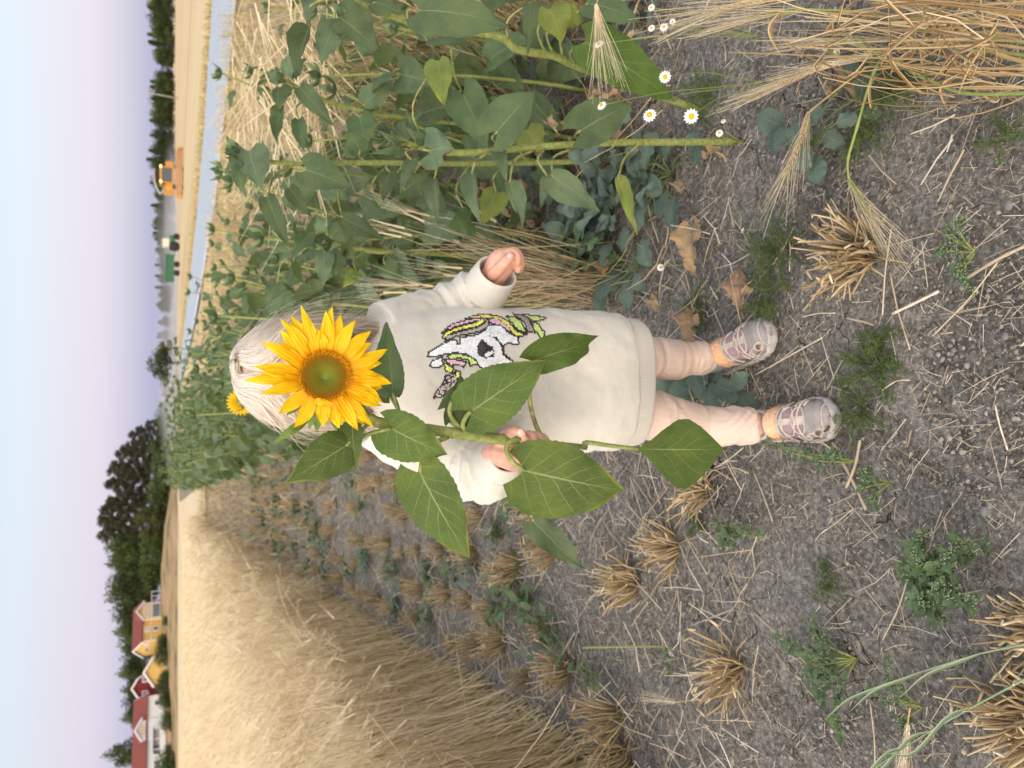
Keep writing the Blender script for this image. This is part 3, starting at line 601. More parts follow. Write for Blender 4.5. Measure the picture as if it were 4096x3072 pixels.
# ---------------------------------------------------------------- combine harvester, tractor, poles, dust
OR = simple('orange_paint', (.56,.26,.045), .45, .5, .12, 2); GP = simple('green_paint', (.03,.12,.06), .5, .4, .1, 2); TY = simple('tyre', (.035,.033,.032), .9, .1); GL = simple('cab_glass', (.06,.07,.08), .12, .7); GY = simple('grey_metal', (.35,.37,.40), .5, .4); CRM = simple('cream_paint', (.60,.58,.45), .5, .3)
LAMP = MT('lit_lamp'); LAMP.b.inputs['Emission Color'].default_value = (1, .62, .25, 1); LAMP.b.inputs['Emission Strength'].default_value = 5; LAMP.col((1, .6, .25))
Yc = 77; pc = P(724, 712, Yc); cx = float(pc[0]); hr = empty('combine_harvester', (cx, Yc, 0), 'orange combine harvester cutting the field, wide header at the front', 'combine harvester')
def part(name, mat, par, *bxs, bev=0):
    mb = MB()
    for c_, sz in bxs: box(mb, np.array(c_)+np.array(par.location if par.type == 'EMPTY' else (cx, Yc, 0)), sz)
    o = mb.build(name, mat, par, smooth=False); return o
part('header', OR, hr, ((0, -2.2, .42), (5.9, .35, .42)), ((0, -1.9, .75), (5.9, .12, .5)), ((-2.95, -2.5, .45), (.15, 1.2, .6)), ((2.95, -2.5, .45), (.15, 1.2, .6)))
mb = MB()
for a in range(6): an = a*PI/3; tube(mb, [(cx-2.8, Yc-2.6+.4*math.cos(an), .75+.4*math.sin(an)), (cx+2.8, Yc-2.6+.4*math.cos(an), .75+.4*math.sin(an))], .04, 5)
mb.build('reel', GY, hr)
part('body', OR, hr, ((0, 2.4, 1.9), (2.6, 4.2, 1.5)), ((-1.35, -.2, 1.85), (.95, .9, .85)), ((1.35, -.2, 1.85), (.75, .9, .95)), ((0, -.75, 1.35), (2.2, .3, .28)))
part('feeder_house', GY, hr, ((0, -1.2, .9), (1.2, 1.4, .55)))
cb_ = part('cab', GL, hr, ((0, -.2, 2.15), (1.75, 1.3, 1.3)))
part('cab_roof', OR, cb_, ((0, -.2, 2.92), (2.3, 1.6, .24))); part('cab_frame', OR, cb_, ((.93, -.86, 2.15), (.1, .1, 1.3)), ((-.93, -.86, 2.15), (.1, .1, 1.3)))
for s_ in (-1.15, 1.15):
    mb = MB(); sphere(mb, (cx+s_, Yc+.1, .78), (.32, .78, .78), nu=14, nv=10); mb.build('wheel', TY, hr)
    mb = MB(); sphere(mb, (cx+s_*.85, Yc+3.6, .5), (.2, .5, .5), nu=12, nv=8); mb.build('wheel', TY, hr)
    mb = MB(); box(mb, (cx+s_*.8, Yc-1.02, 2.9), (.3, .06, .16)); mb.build('headlight', LAMP.m, hr)
mb = MB(); tube(mb, spline([(cx-1.2, Yc+1, 2.5), (cx-2.0, Yc+1, 3.0), (cx-.6, Yc+1, 3.7), (cx+1, Yc+1, 3.8)], 10), .13, 7); mb.build('unloading_auger', GY, hr)
hr.scale = (.76, .76, .68)
Yt = 112; pt = P(716, 1020, Yt); tx = float(pt[0]); tr_ = empty('tractor', (tx+1.6, Yt, 0), 'small green tractor with cream cab driving through the dust', 'tractor')
part('body', GP, tr_, ((0, 0, 1.0), (1.9, 1.2, .7))); part('cab', CRM, tr_, ((-.1, 0, 1.75), (1.1, 1.1, .9)))
for dx, r_ in ((-.55, .7), (.8, .45)): mb = MB(); sphere(mb, (tx+1.6+dx, Yt-.6, r_), (r_, .2, r_), nu=14, nv=8); mb.build('wheel', TY, tr_)
tl = empty('grain_trailer', (tx-1.9, Yt, 0), 'green grain trailer pulled by the small tractor', 'trailer')
part('tub', GP, tl, ((0, 0, 1.25), (3.6, 1.6, 1.0)), ((0, 0, 1.8), (3.8, 1.8, .1))); part('drawbar', GY, tl, ((2.2, 0, .7), (1.2, .12, .12)))
for dx in (-.7, .5): mb = MB(); sphere(mb, (tx-1.9+dx, Yt-.7, .42), (.42, .18, .42), nu=14, nv=8); mb.build('wheel', TY, tl)
def pole(px, Y, xt, label, name='utility_pole', r=.12, cross=True):
    p = P(700, px, Y); ht = P(xt, px, Y)[2]; rt = empty(name, (p[0], Y, 0), label, 'pole'); mb = MB(); tube(mb, [(p[0], Y, -.3), (p[0]+.25, Y, ht)], [r, r*.8], 8); mb.build('post', GY2, rt)
    if cross: mb = MB(); box(mb, (p[0]+.24, Y, ht-.3), (1.6, .12, .12)); mb.build('crossarm', GY2, rt); return (p[0]+.25, Y, ht)
GY2 = simple('weathered_wood', (.33,.31,.26), .9, .1)
a1 = pole(392, 150, 588, 'wooden utility pole rising above the wood right of the harvester')
a2 = pole(1550, 190, 655, 'far utility pole before the hazy wood left of the round tree')
mb = MB(); pts = [(a1[0]+(a2[0]-a1[0])*t, a1[1]+(a2[1]-a1[1])*t, a1[2]-.2+(a2[2]-a1[2])*t-4*.8*t*(1-t)) for t in np.linspace(0, 1, 14)]; tube(mb, pts, .02, 4); tag(mb.build('power_line', GL), 'thin power line strung between the two utility poles', 'cable')
s0 = P(712, 1400, 60); rt = empty('road_sign', (s0[0], 60, 0), 'small road sign seen edge-on beside the road', 'sign'); mb = MB(); tube(mb, [(s0[0], 60, 0), (s0[0], 60, .95)], .03, 6); mb.build('post', GY, rt); mb = MB(); box(mb, (s0[0], 60, .75), (.5, .05, .3)); mb.build('plate', TY, rt)
s0 = P(745, 1608, 42); mb = MB(); tube(mb, [(s0[0], 42, 0), (s0[0], 42, .95)], .05, 6); tag(mb.build('marker_post', simple('rust', (.25,.10,.05), .8)), 'short rusty brown post at the field corner', 'post')
vm = bpy.data.materials.new('dust'); vm.use_nodes = True; T_ = vm.node_tree; T_.nodes.clear(); vp = T_.nodes.new('ShaderNodeVolumePrincipled'); vo_ = T_.nodes.new('ShaderNodeOutputMaterial'); T_.links.new(vp.outputs[0], vo_.inputs['Volume'])
vp.inputs['Color'].default_value = (.86, .82, .82, 1); tcv = T_.nodes.new('ShaderNodeTexCoord'); nv_ = T_.nodes.new('ShaderNodeTexNoise'); nv_.inputs['Scale'].default_value = 2.6; nv_.inputs['Detail'].default_value = 2; T_.links.new(tcv.outputs['Generated'], nv_.inputs['Vector'])
vl = T_.nodes.new('ShaderNodeVectorMath'); vl.operation = 'SUBTRACT'; vl.inputs[1].default_value = (.5, .5, .0); T_.links.new(tcv.outputs['Generated'], vl.inputs[0])
vs = T_.nodes.new('ShaderNodeVectorMath'); vs.operation = 'MULTIPLY'; vs.inputs[1].default_value = (1.9, 1.9, 1.0); T_.links.new(vl.outputs[0], vs.inputs[0]); vln = T_.nodes.new('ShaderNodeVectorMath'); vln.operation = 'LENGTH'; T_.links.new(vs.outputs[0], vln.inputs[0])
m1 = T_.nodes.new('ShaderNodeMapRange'); T_.links.new(vln.outputs['Value'], m1.inputs[0]); m1.inputs['From Min'].default_value = 1; m1.inputs['From Max'].default_value = .25; m1.inputs['To Min'].default_value = 0; m1.inputs['To Max'].default_value = 1
m2 = T_.nodes.new('ShaderNodeMapRange'); T_.links.new(nv_.outputs['Fac'], m2.inputs[0]); m2.inputs['From Min'].default_value = .38; m2.inputs['From Max'].default_value = .62; m2.inputs['To Min'].default_value = .15; m2.inputs['To Max'].default_value = 1
mm = T_.nodes.new('ShaderNodeMath'); mm.operation = 'MULTIPLY'; T_.links.new(m1.outputs[0], mm.inputs[0]); T_.links.new(m2.outputs[0], mm.inputs[1])
m3 = T_.nodes.new('ShaderNodeMath'); m3.operation = 'MULTIPLY'; T_.links.new(mm.outputs[0], m3.inputs[0]); m3.inputs[1].default_value = .075; T_.links.new(m3.outputs[0], vp.inputs['Density'])
mb = MB(); box(mb, (14, 165, 2.3), (70, 80, 4.4)); dd = mb.build('dust_cloud', vm, smooth=False); tag(dd, 'grey dust cloud drifting behind the combine harvester', 'dust', kind='stuff')
# ================================================================ THE CHILD
def ip(pts): return np.array([P(*p[:3]) for p in pts])
def capsule(mb, pts, rad, k=14, n=None):
    pts = np.asarray(pts, float); rad = np.asarray(rad, float)
    if n: s = spline(np.hstack([pts, rad[:, None]]), n); pts, rad = s[:, :3], s[:, 3]
    tube(mb, pts, rad, k); sphere(mb, pts[0], rad[0], nu=k, nv=8); sphere(mb, pts[-1], rad[-1], nu=k, nv=8)
body = MB()
HC = P(1228, 1492, 1.135)
def headfn(v):
    v = v.copy(); z = v[:, 2]; f = np.clip(-v[:, 1], 0, 1)
    v[:, 0] *= 1-.16*np.clip(-z-.25, 0, 1)+.05*np.exp(-((z+.35)/.25)**2); v[:, 1] *= 1+.05*np.exp(-((z+.1)/.5)**2)*(v[:, 1] > 0)
    v[:, 1] -= .05*np.exp(-((z+.45)/.22)**2)*f; return v
sphere(body, HC, (.070, .080, .092), nu=40, nv=28, fn=headfn)
fy = HC[1]-.078
sphere(body, (HC[0], fy-.004, HC[2]-.022), (.009, .011, .011)); sphere(body, (HC[0], fy+.008, HC[2]-.060), (.020, .012, .013))
for s in (-1, 1):
    sphere(body, (HC[0]+s*.030, fy+.018, HC[2]-.035), (.026, .022, .024)); sphere(body, (HC[0]+s*.071, HC[1]+.004, HC[2]-.012), (.008, .014, .021))
    sphere(body, (HC[0]+s*.013, fy+.004, HC[2]-.046), (.012, .006, .0045))
NK = np.array([HC[0], HC[1]+.012, HC[2]-.07]); hip = P(2440, 1520, 1.14)
capsule(body, [NK, NK+(0, .005, -.05)], [.034, .036])
capsule(body, [NK+(0, .005, -.07), (NK*.5+hip*.5), hip], [.052, .060, .064], n=8)
HR = [[(2055,1845,.935),(2085,1825,.917),(2108,1790,.905),(2098,1758,.907),(2080,1750,.917)], [(2075,1862,.94),(2112,1838,.920),(2138,1795,.908),(2134,1752,.910),(2114,1736,.921)],
      [(2100,1868,.945),(2138,1843,.928),(2163,1795,.917),(2161,1754,.917),(2144,1736,.928)], [(2125,1862,.950),(2158,1838,.938),(2182,1795,.928),(2183,1760,.927),(2170,1743,.936)]]
hand = MB()
for f, r in zip(HR, (.0076, .0072, .0066, .0059)): capsule(hand, ip(f), np.array([1.05, 1.05, 1, .92, .8])*r, n=11)
capsule(hand, ip([(2012,1760,.958),(2032,1738,.938),(2058,1727,.917),(2084,1735,.906)]), [.0105, .0095, .0082, .0072], n=9)
capsule(hand, ip([(1960,1830,1.02),(2005,1812,.972),(2060,1835,.955),(2110,1842,.957)]), [.021, .021, .019, .0145], n=9)
capsule(hand, ip([(2020,1775,.962),(2085,1775,.957),(2140,1785,.957)]), [.015, .013, .011], n=6)
arm_r = ip([(1600,1690,1.135),(1700,1790,1.125),(1880,1845,1.09),(1960,1830,1.02)]); capsule(body, arm_r, [.028, .028, .026, .021], n=10)
LH = [[(2018,1022,1.083),(2048,1008,1.075),(2068,1026,1.069),(2070,1052,1.073)], [(2025,1012,1.095),(2060,1005,1.085),(2080,1036,1.077),(2071,1080,1.080)],
      [(2030,1015,1.105),(2070,1015,1.097),(2086,1050,1.090),(2080,1078,1.094)], [(2030,1030,1.112),(2068,1030,1.108),(2082,1060,1.104),(2068,1082,1.105)]]
for f, r in zip(LH, (.0072, .0070, .0066, .0060)): capsule(hand, ip(f), np.array([1.08, 1.02, .95, .82])*r, n=10)
capsule(hand, ip([(1972,1098,1.09),(2000,1072,1.074),(2026,1042,1.063),(2044,1026,1.060)]), [.0115, .0098, .0085, .0072], n=9)
capsule(hand, ip([(1960,1135,1.12),(1985,1085,1.10),(2008,1050,1.094),(2030,1036,1.093)]), [.020, .0225, .0235, .0195], n=9)
arm_l = ip([(1610,1315,1.14),(1740,1262,1.165),(1890,1195,1.145),(1960,1135,1.12)]); capsule(body, arm_l, [.027, .027, .025, .020], n=10)
fA0, fA1 = G(2850, 1478), G(3112, 1322); fB0, fB1 = G(3045, 1708), G(3372, 1668)
dA = unit(fA1-fA0); dB = unit(fB1-fB0)
ankA = fA1-dA*.135+(0, 0, .055); ankB = fB1-dB*.135+(0, 0, .055)
kneeA = P(2700, 1438, 1.185); kneeB = P(2800, 1712, 1.115)
hipA = hip+(.045, .01, .0); hipB = hip+(-.045, 0, 0)
for a, b, c_, d_ in ((hipA, kneeA, ankA, dA), (hipB, kneeB, ankB, dB)):
    capsule(body, [a, b, c_], [.040, .030, .021], n=10); capsule(body, [c_+(0, 0, -.012), c_+d_*.06+(0, 0, -.034)], [.018, .014])
body.v += hand.v; body.q += [q+body.n for q in hand.q]; body.t += [t+body.n for t in hand.t]; body.uv += hand.uv; body.n += hand.n
person = fuse('person', body, .0012, 2, M['skin'])
tag(person, 'small blond child in a cream sweatshirt and peach leggings holding a sunflower before the face', 'child')
for s in (-1, 1):
    mb = MB(); sphere(mb, (HC[0]+s*.030, fy+.010, HC[2]-.004), .0105); e = mb.build('eye', simple('eye_white', (.75, .74, .72), .2, .5, .03), person)
    mb = MB(); sphere(mb, (HC[0]+s*.030, fy+.0015, HC[2]-.004), (.0052, .0025, .0052)); mb.build('iris', simple('iris', (.05, .10, .16), .15, .6), e)
for (x, y, Yv) in ((2041, 1023, 1.0535), (2083, 1728, .9000)):
    mb = MB(); c0 = P(x, y, Yv); sphere(mb, c0, (.0048, .0016, .0048)); mb.build('fingernail', M['nail'], person)
# hair
mb = MB(); sphere(mb, HC+(0, .008, .004), (.081, .090, .0965), nu=32, nv=20, fn=lambda v: v*np.where((v[:, 1:2] < -.35) & (v[:, 2:3] < .10), .86, 1))
capsule(mb, [HC+(-.050, .04, -.05), HC+(-.045, .045, -.10)], [.034, .02]); capsule(mb, [HC+(.050, .04, -.05), HC+(.045, .045, -.10)], [.034, .02]); capsule(mb, [HC+(0, .05, -.05), HC+(0, .055, -.10)], [.04, .03])
hb = MB(); NS = 15000
for i in range(NS):
    s = 1 if rng.random() < .52 else -1; fin = R(40+140*rng.random()**1.3); k = 15; lay = rng.random()
    th = np.linspace(R(3+7*rng.random()), R(98), 10); amp = .97*np.clip(1-(fin-R(45))/R(110), 0, 1)**.7*(.35+.65*rng.random())
    ph = fin*(1-amp*np.exp(-((th-R(44))/R(27))**2)); ph[th > R(75)] = np.maximum(ph[th > R(75)], R(52)); rt0 = rng.random()
    rx, ry, rz_ = .0795+.0055*lay, .088+.006*lay, .0955+.0045*lay
    px_ = rx*np.sin(th)*np.sin(ph)*s; py_ = -ry*np.sin(th)*np.cos(ph); pz_ = rz_*np.cos(th)
    off = np.exp(-th/R(22))*(0 if i % 4 == 0 else 1); px_ = px_+off*.020; py_ = py_*(1-off)+off*(-.040+.10*rt0)
    ln_ = .05+.05*rng.random()+.01*(fin > 2); end = np.array([px_[-1]*(.80+.25*rng.random()), py_[-1]*.8+.008, pz_[-1]-ln_])
    if rng.random() < .07: end = end+rng.normal(size=3)*.016
    m_ = np.array([px_[-1]*1.0, py_[-1], pz_[-1]-ln_*.45])
    pts = np.vstack([np.stack([px_, py_, pz_], 1), m_, end]); pts = spline(pts, k)
    nn_ = unit(rng.normal(size=3)); clump = .0007*np.stack([noise(pts*45+9+s), noise(pts*45+29), noise(pts*45+49)], 1); pts = pts+clump+rng.normal(size=3)*.0013+(0, .004, .004)
    if rng.random() < .035: pts = pts+np.linspace(0, 1, k)[:, None]**2*rng.normal(size=3)*.022
    nr = pts/np.linalg.norm(pts, axis=1)[:, None]; T = np.gradient(pts, axis=0); T /= np.linalg.norm(T, axis=1)[:, None]; sd_ = np.cross(T, nr); sd_ /= np.linalg.norm(sd_, axis=1)[:, None]+1e-9
    wd_ = (.00036+.0003*rng.random())*np.linspace(1, .35, k)[:, None]
    v = np.stack([pts-sd_*wd_, pts+nr*wd_*.6, pts+sd_*wd_], 1).reshape(-1, 3)+HC
    q = [(3*a+b, 3*a+b+1, 3*a+b+4, 3*a+b+3) for a in range(k-1) for b in (0, 1)]
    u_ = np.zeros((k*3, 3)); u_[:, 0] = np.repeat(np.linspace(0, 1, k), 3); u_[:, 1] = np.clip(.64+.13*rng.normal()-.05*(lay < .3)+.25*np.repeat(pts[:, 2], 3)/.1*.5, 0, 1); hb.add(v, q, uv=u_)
hair = hb.build('hair', M['hair'], person); mb.build('under_hair', M['hairbase'], hair)
# sweatshirt
tor = MB(); rings = [(1432,1385,1645,1.140,.045),(1470,1318,1690,1.140,.056),(1515,1272,1732,1.138,.063),(1580,1247,1752,1.136,.069),(1700,1233,1762,1.134,.075),(1850,1232,1768,1.132,.079),(2000,1237,1778,1.132,.081),(2150,1241,1788,1.132,.082),(2300,1244,1800,1.134,.083),(2400,1250,1802,1.135,.082),(2462,1262,1796,1.136,.079)]
ra = spline(rings, 44); k = 56; th = np.arange(k)*2*PI/k; V = []
for (x, yl, yr, Yc_, hd) in ra:
    a, b = P(x, yl, Yc_), P(x, yr, Yc_); cen = P(x, (yl+yr)/2, Yc_); hw = abs(a[0]-b[0])/2; c_, s_ = np.cos(th), np.sin(th); e = 2/2.35
    xx = hw*np.sign(c_)*np.abs(c_)**e; yy = hd*np.sign(s_)*np.abs(s_)**e; V.append(np.stack([cen[0]+xx, Yc_+yy, cen[2]+.012*(xx/hw)**2*0+0*xx], 1))
V = np.array(V); n = len(V); ii = np.arange(n-1)[:, None]*k; jj = np.arange(k)[None]; j2 = (jj+1) % k
tor.add(np.vstack([V.reshape(-1, 3), V[0].mean(0), V[-1].mean(0)]), np.stack([ii+jj, ii+j2, ii+k+j2, ii+k+jj], -1).reshape(-1, 4), [((a+1) % k, a, n*k) for a in range(k)]+[((n-1)*k+a, (n-1)*k+(a+1) % k, n*k+1) for a in range(k)])
def sleeve(mb, pts, rad, ridges, n=46):
    s = spline(np.hstack([ip(pts), np.array(rad)[:, None]]), n); t = np.linspace(0, 1, n)
    r = s[:, 3]+sum(a*np.exp(-((t-c_)/w_)**2) for c_, w_, a in ridges); tube(mb, s[:, :3], r, 26)
sleeve(tor, [(1525,1668,1.135),(1620,1735,1.13),(1740,1800,1.118),(1860,1858,1.09),(1960,1880,1.045),(2010,1850,1.008)], [.052, .051, .048, .050, .047, .036],
       [(.30, .03, .003), (.44, .018, -.005), (.50, .02, .005), (.58, .016, -.006), (.64, .02, .006), (.71, .014, -.006), (.77, .018, .007), (.84, .012, -.006), (.89, .014, .006), (.95, .012, -.003)])
sleeve(tor, [(1530,1330,1.137),(1640,1290,1.15),(1760,1250,1.165),(1870,1195,1.155),(1940,1165,1.135),(1965,1140,1.118)], [.050, .048, .044, .042, .038, .032],
       [(.40, .02, -.005), (.48, .02, .005), (.56, .018, -.006), (.64, .02, .006), (.73, .016, -.006), (.81, .02, .007), (.90, .013, -.005)])
def sdisp(v, n):
    arm = np.clip((np.abs(v[:, 0]-.012)-.095)/.03, 0, 1)
    return .0030*fbm(v*np.array([13, 13, 8])+5, 3)+.0010*fbm(v*40, 2)+arm*.0045*(np.abs(fbm(v*np.array([26, 26, 34])+3, 2))-.3)
sweater = fuse('sweatshirt', tor, .0030, 3, M['fleece'], person, sdisp)
def cuff(name, pts, rad, mat, th_=.004, lump=0):
    s = spline(np.hstack([ip(pts), np.array(rad)[:, None]]), 12); mb = MB(); q = len(s)
    outer = s[:, :3]; path = np.vstack([outer, outer[::-1][:1]*1, outer[::-1][:9]]); rr = np.concatenate([s[:, 3], [s[-1, 3]-th_*.5], s[::-1, 3][:9]-th_])
    T, A, B = frames(outer); kk = 40; tt = np.arange(kk)*2*PI/kk
    idx = list(range(q))+[q-1]+list(range(q-1, q-10, -1))
    v = np.array([outer[i]+(A[i][None]*np.cos(tt)[:, None]+B[i][None]*np.sin(tt)[:, None])*(rr[m2]+lump*np.sin(tt*3+i*.4)[:, None]*.5) +(T[i]*(.002 if m2 == q else 0)) for m2, i in enumerate(idx)])
    nn_ = len(v); i0 = np.arange(nn_-1)[:, None]*kk; j0 = np.arange(kk)[None]; mb.add(v.reshape(-1, 3), np.stack([i0+j0, i0+(j0+1) % kk, i0+kk+(j0+1) % kk, i0+kk+j0], -1).reshape(-1, 4))
    return mb.build(name, mat, sweater)
cuff('cuff', [(1975,1862,1.030),(2010,1838,.995),(2030,1818,.972)], [.0375, .0335, .0290], M['fleece'], lump=.0012)
cuff('cuff', [(1935,1172,1.128),(1962,1130,1.108),(1988,1088,1.088)], [.0385, .0375, .0345], M['fleece'], lump=.0012)
hem = MB(); V = []
for (x, yl, yr, Yc_, hd) in spline([(2440,1262,1796,1.136,.074),(2452,1264,1794,1.136,.0785),(2470,1270,1790,1.136,.0775),(2500,1272,1786,1.136,.0765),(2528,1276,1780,1.136,.0745),(2530,1284,1772,1.136,.071),(2515,1290,1766,1.136,.069)], 20):
    a, b = P(x, yl, Yc_), P(x, yr, Yc_); cen = P(x, (yl+yr)/2, Yc_); hw = abs(a[0]-b[0])/2; th = np.arange(120)*2*PI/120; c_, s_ = np.cos(th), np.sin(th); e = 2/2.35
    V.append(np.stack([cen[0]+hw*np.sign(c_)*np.abs(c_)**e, Yc_+hd*np.sign(s_)*np.abs(s_)**e, cen[2]+0*th+.0025*np.sin(th*3+1)], 1))
V = np.array(V); n = len(V); k = 120; ii = np.arange(n-1)[:, None]*k; jj = np.arange(k)[None]
hem.add(V.reshape(-1, 3), np.stack([ii+jj, ii+(jj+1) % k, ii+k+(jj+1) % k, ii+k+jj], -1).reshape(-1, 4)); hem.build('hem_band', M['rib'], sweater)
# leggings
lg = MB()
for a, b, c_, rr in ((hipA, kneeA, ankA+(0, 0, .006), (.050, .0435, .040, .0335, .0325, .0295)), (hipB, kneeB, ankB+(0, 0, .006), (.052, .0465, .0435, .0365, .0345, .0300))):
    p = spline(np.vstack([a, a*.5+b*.5, b, b*.6+c_*.4, b*.25+c_*.75, c_]), 70); r = spline(np.array(rr)[:, None], 70)[:, 0]; t = np.linspace(0, 1, 70)
    r = r+.0008*np.sin(t*74)*np.clip((t-.80)/.15, 0, 1); tube(lg, p, r, 24)
sphere(lg, hip+(0, .0, .01), (.088, .068, .06))
def ldisp(v, n): return .0012*fbm(v*np.array([20, 20, 30])+2, 2)+.0034*fbm(v*np.array([24, 24, 75])+9, 2)*np.clip((.17-v[:, 2])/.09, 0, 1)+.0028*fbm(v*np.array([30, 30, 80])+4, 2)*np.exp(-((v[:, 2]-.215)/.025)**2)+.0024*np.abs(np.sin(v[:, 2]*70+v[:, 0]*110+5.5*noise(v*16)+3*noise(v*7)))*np.clip((.19-v[:, 2])/.1, .1, 1)*np.clip(noise(v*13+7)+.35, 0, 1)
fuse('leggings', lg, .0026, 2, M['legging'], person, ldisp)
# sequins on the chest
def inpoly(p, poly):
    x, y = p; c_ = False; n = len(poly); j = n-1
    for i in range(n):
        xi, yi = poly[i]; xj, yj = poly[j]
        if (yi > y) != (yj > y) and x < (xj-xi)*(y-yi)/(yj-yi)+xi: c_ = not c_
        j = i
    return c_
def edged(p, poly):
    a = np.array(poly, float); b = np.roll(a, -1, 0); d = b-a; t = np.clip(((np.array(p)-a)*d).sum(1)/((d*d).sum(1)+1e-9), 0, 1); return np.linalg.norm(a+d*t[:, None]-p, axis=1).min()
WH, YE, PK, GN, MV, BK, GB = (.90,.93,.97), (.86,.88,.14), (.88,.50,.66), (.68,.88,.26), (.42,.33,.36), (.012,.014,.018), (.46,.41,.36)
emb = [(GB, [(480,430),(500,350),(700,290),(950,230),(1060,170),(1090,110),(1130,130),(1100,220),(980,290),(750,330),(640,350),(540,400)]),
 (BK, [(480,930),(560,930),(640,860),(690,940),(560,1050),(440,1230),(310,1260),(330,1200),(400,1110),(470,1020)]),
 (WH, [(215,655),(240,590),(400,500),(560,410),(650,420),(655,480),(700,480),(700,375),(950,340),(1060,270),(1120,190),(1300,190),(1400,290),(1540,370),(1560,470),(1400,450),(1345,480),(1330,600),(1420,690),(1520,760),(1400,900),(1100,900),(960,760),(930,690),(800,620),(640,590),(480,610),(330,650)]),
 (WH, [(260,790),(300,720),(430,650),(440,760),(400,800),(290,815)]),
 (GN, [(510,640),(640,600),(800,640),(900,680),(960,760),(850,780),(820,700),(700,670),(560,690)]),
 (PK, [(470,690),(560,690),(700,710),(790,740),(760,800),(680,770),(560,780)]), (YE, [(470,740),(540,780),(600,830),(560,890),(480,850)]), (YE, [(630,880),(690,870),(700,960),(640,960)]),
 (YE, [(780,100),(900,50),(1080,35),(1200,50),(1300,75),(1400,130),(1470,210),(1540,290),(1680,320),(1560,360),(1480,320),(1400,220),(1300,150),(1180,90),(1000,80),(860,95)]),
 (PK, [(430,310),(560,190),(700,140),(900,100),(990,90),(990,120),(800,165),(640,210),(520,260),(450,315)]),
 (YE, [(445,395),(465,310),(620,235),(850,175),(960,135),(1030,95),(1060,130),(1010,190),(900,225),(700,265),(560,310),(500,370)]),
 (PK, [(1130,100),(1260,95),(1340,160),(1440,240),(1470,310),(1400,280),(1320,205),(1200,175),(1140,155)]),
 (GN, [(1380,60),(1500,80),(1600,140),(1650,230),(1670,290),(1560,270),(1500,200),(1440,130)]),
 (MV, [(1480,25),(1600,40),(1700,90),(1760,200),(1800,300),(1700,290),(1660,180),(1600,100)]),
 (GN, [(1620,30),(1750,50),(1850,60),(1970,85),(1880,125),(1780,130),(1700,90)]), (GN, [(1750,140),(1840,170),(1940,300),(1915,430),(1860,330),(1790,250)]),
 (BK, [(955,500),(1030,385),(1100,470),(1190,510),(1195,650),(1085,675),(960,640)]), (WH, [(1040,620),(1180,560),(1190,600),(1080,665)]), (BK, [(1130,350),(1230,360),(1330,480),(1345,610),(1450,705),(1430,715),(1320,620),(1300,500),(1220,390)])]
dg = bpy.context.evaluated_depsgraph_get(); bvh = BVHTree.FromObject(sweater, dg); sq = MB(); stp = 6.0; cnt = 0
for iy, y in enumerate(np.arange(1248, 1600, stp*.9)):
    for x in np.arange(1700, 2196, stp):
        x_ = x+(stp/2 if iy % 2 else 0); zp = ((x_-1650)*3.687, (y-1250)*3.687); colr = None; top = -1; dm = 99
        for i, (cc, po) in enumerate(emb):
            if inpoly(zp, po): colr = cc; top = i; dm = edged(zp, po)
        if colr is None:
            if min(edged(zp, po) for _, po in emb) < 13: colr = BK
        elif colr not in (BK, WH) and dm < 9: colr = BK
        elif colr is WH and dm < 9 and top < 4: colr = BK
        if colr is None: continue
        h_, nr, _, _ = bvh.ray_cast(Vector(C0), Vector(unit(ray(x_, y))))
        if h_ is None or h_[1] > 1.12: continue
        if top == 1: colr = [BK, BK, GB, (.7,.7,.75), (.5,.3,.32)][rng.integers(0, 5)]
        nr = unit(np.array(nr)+rng.normal(size=3)*(.07 if colr in (WH, GB) else .14)); h_ = np.array(h_)+nr*.0012
        a = unit(np.cross(nr, (0, .2, 1))); b = np.cross(nr, a); t6 = np.arange(7)*2*PI/7; r = .00155 if colr is not GB else .0017
        v = h_+(a*np.cos(t6)[:, None]+b*np.sin(t6)[:, None])*r; c2 = np.clip(np.array(colr)*(.8+.35*rng.random()), 0, 1)
        sq.add(np.vstack([v, h_+nr*.0004]), None, [(i, (i+1) % 7, 7) for i in range(7)], uv=c2); cnt += 1
sq.build('sequin_unicorn_emblem', M['sequin'], sweater, smooth=False)
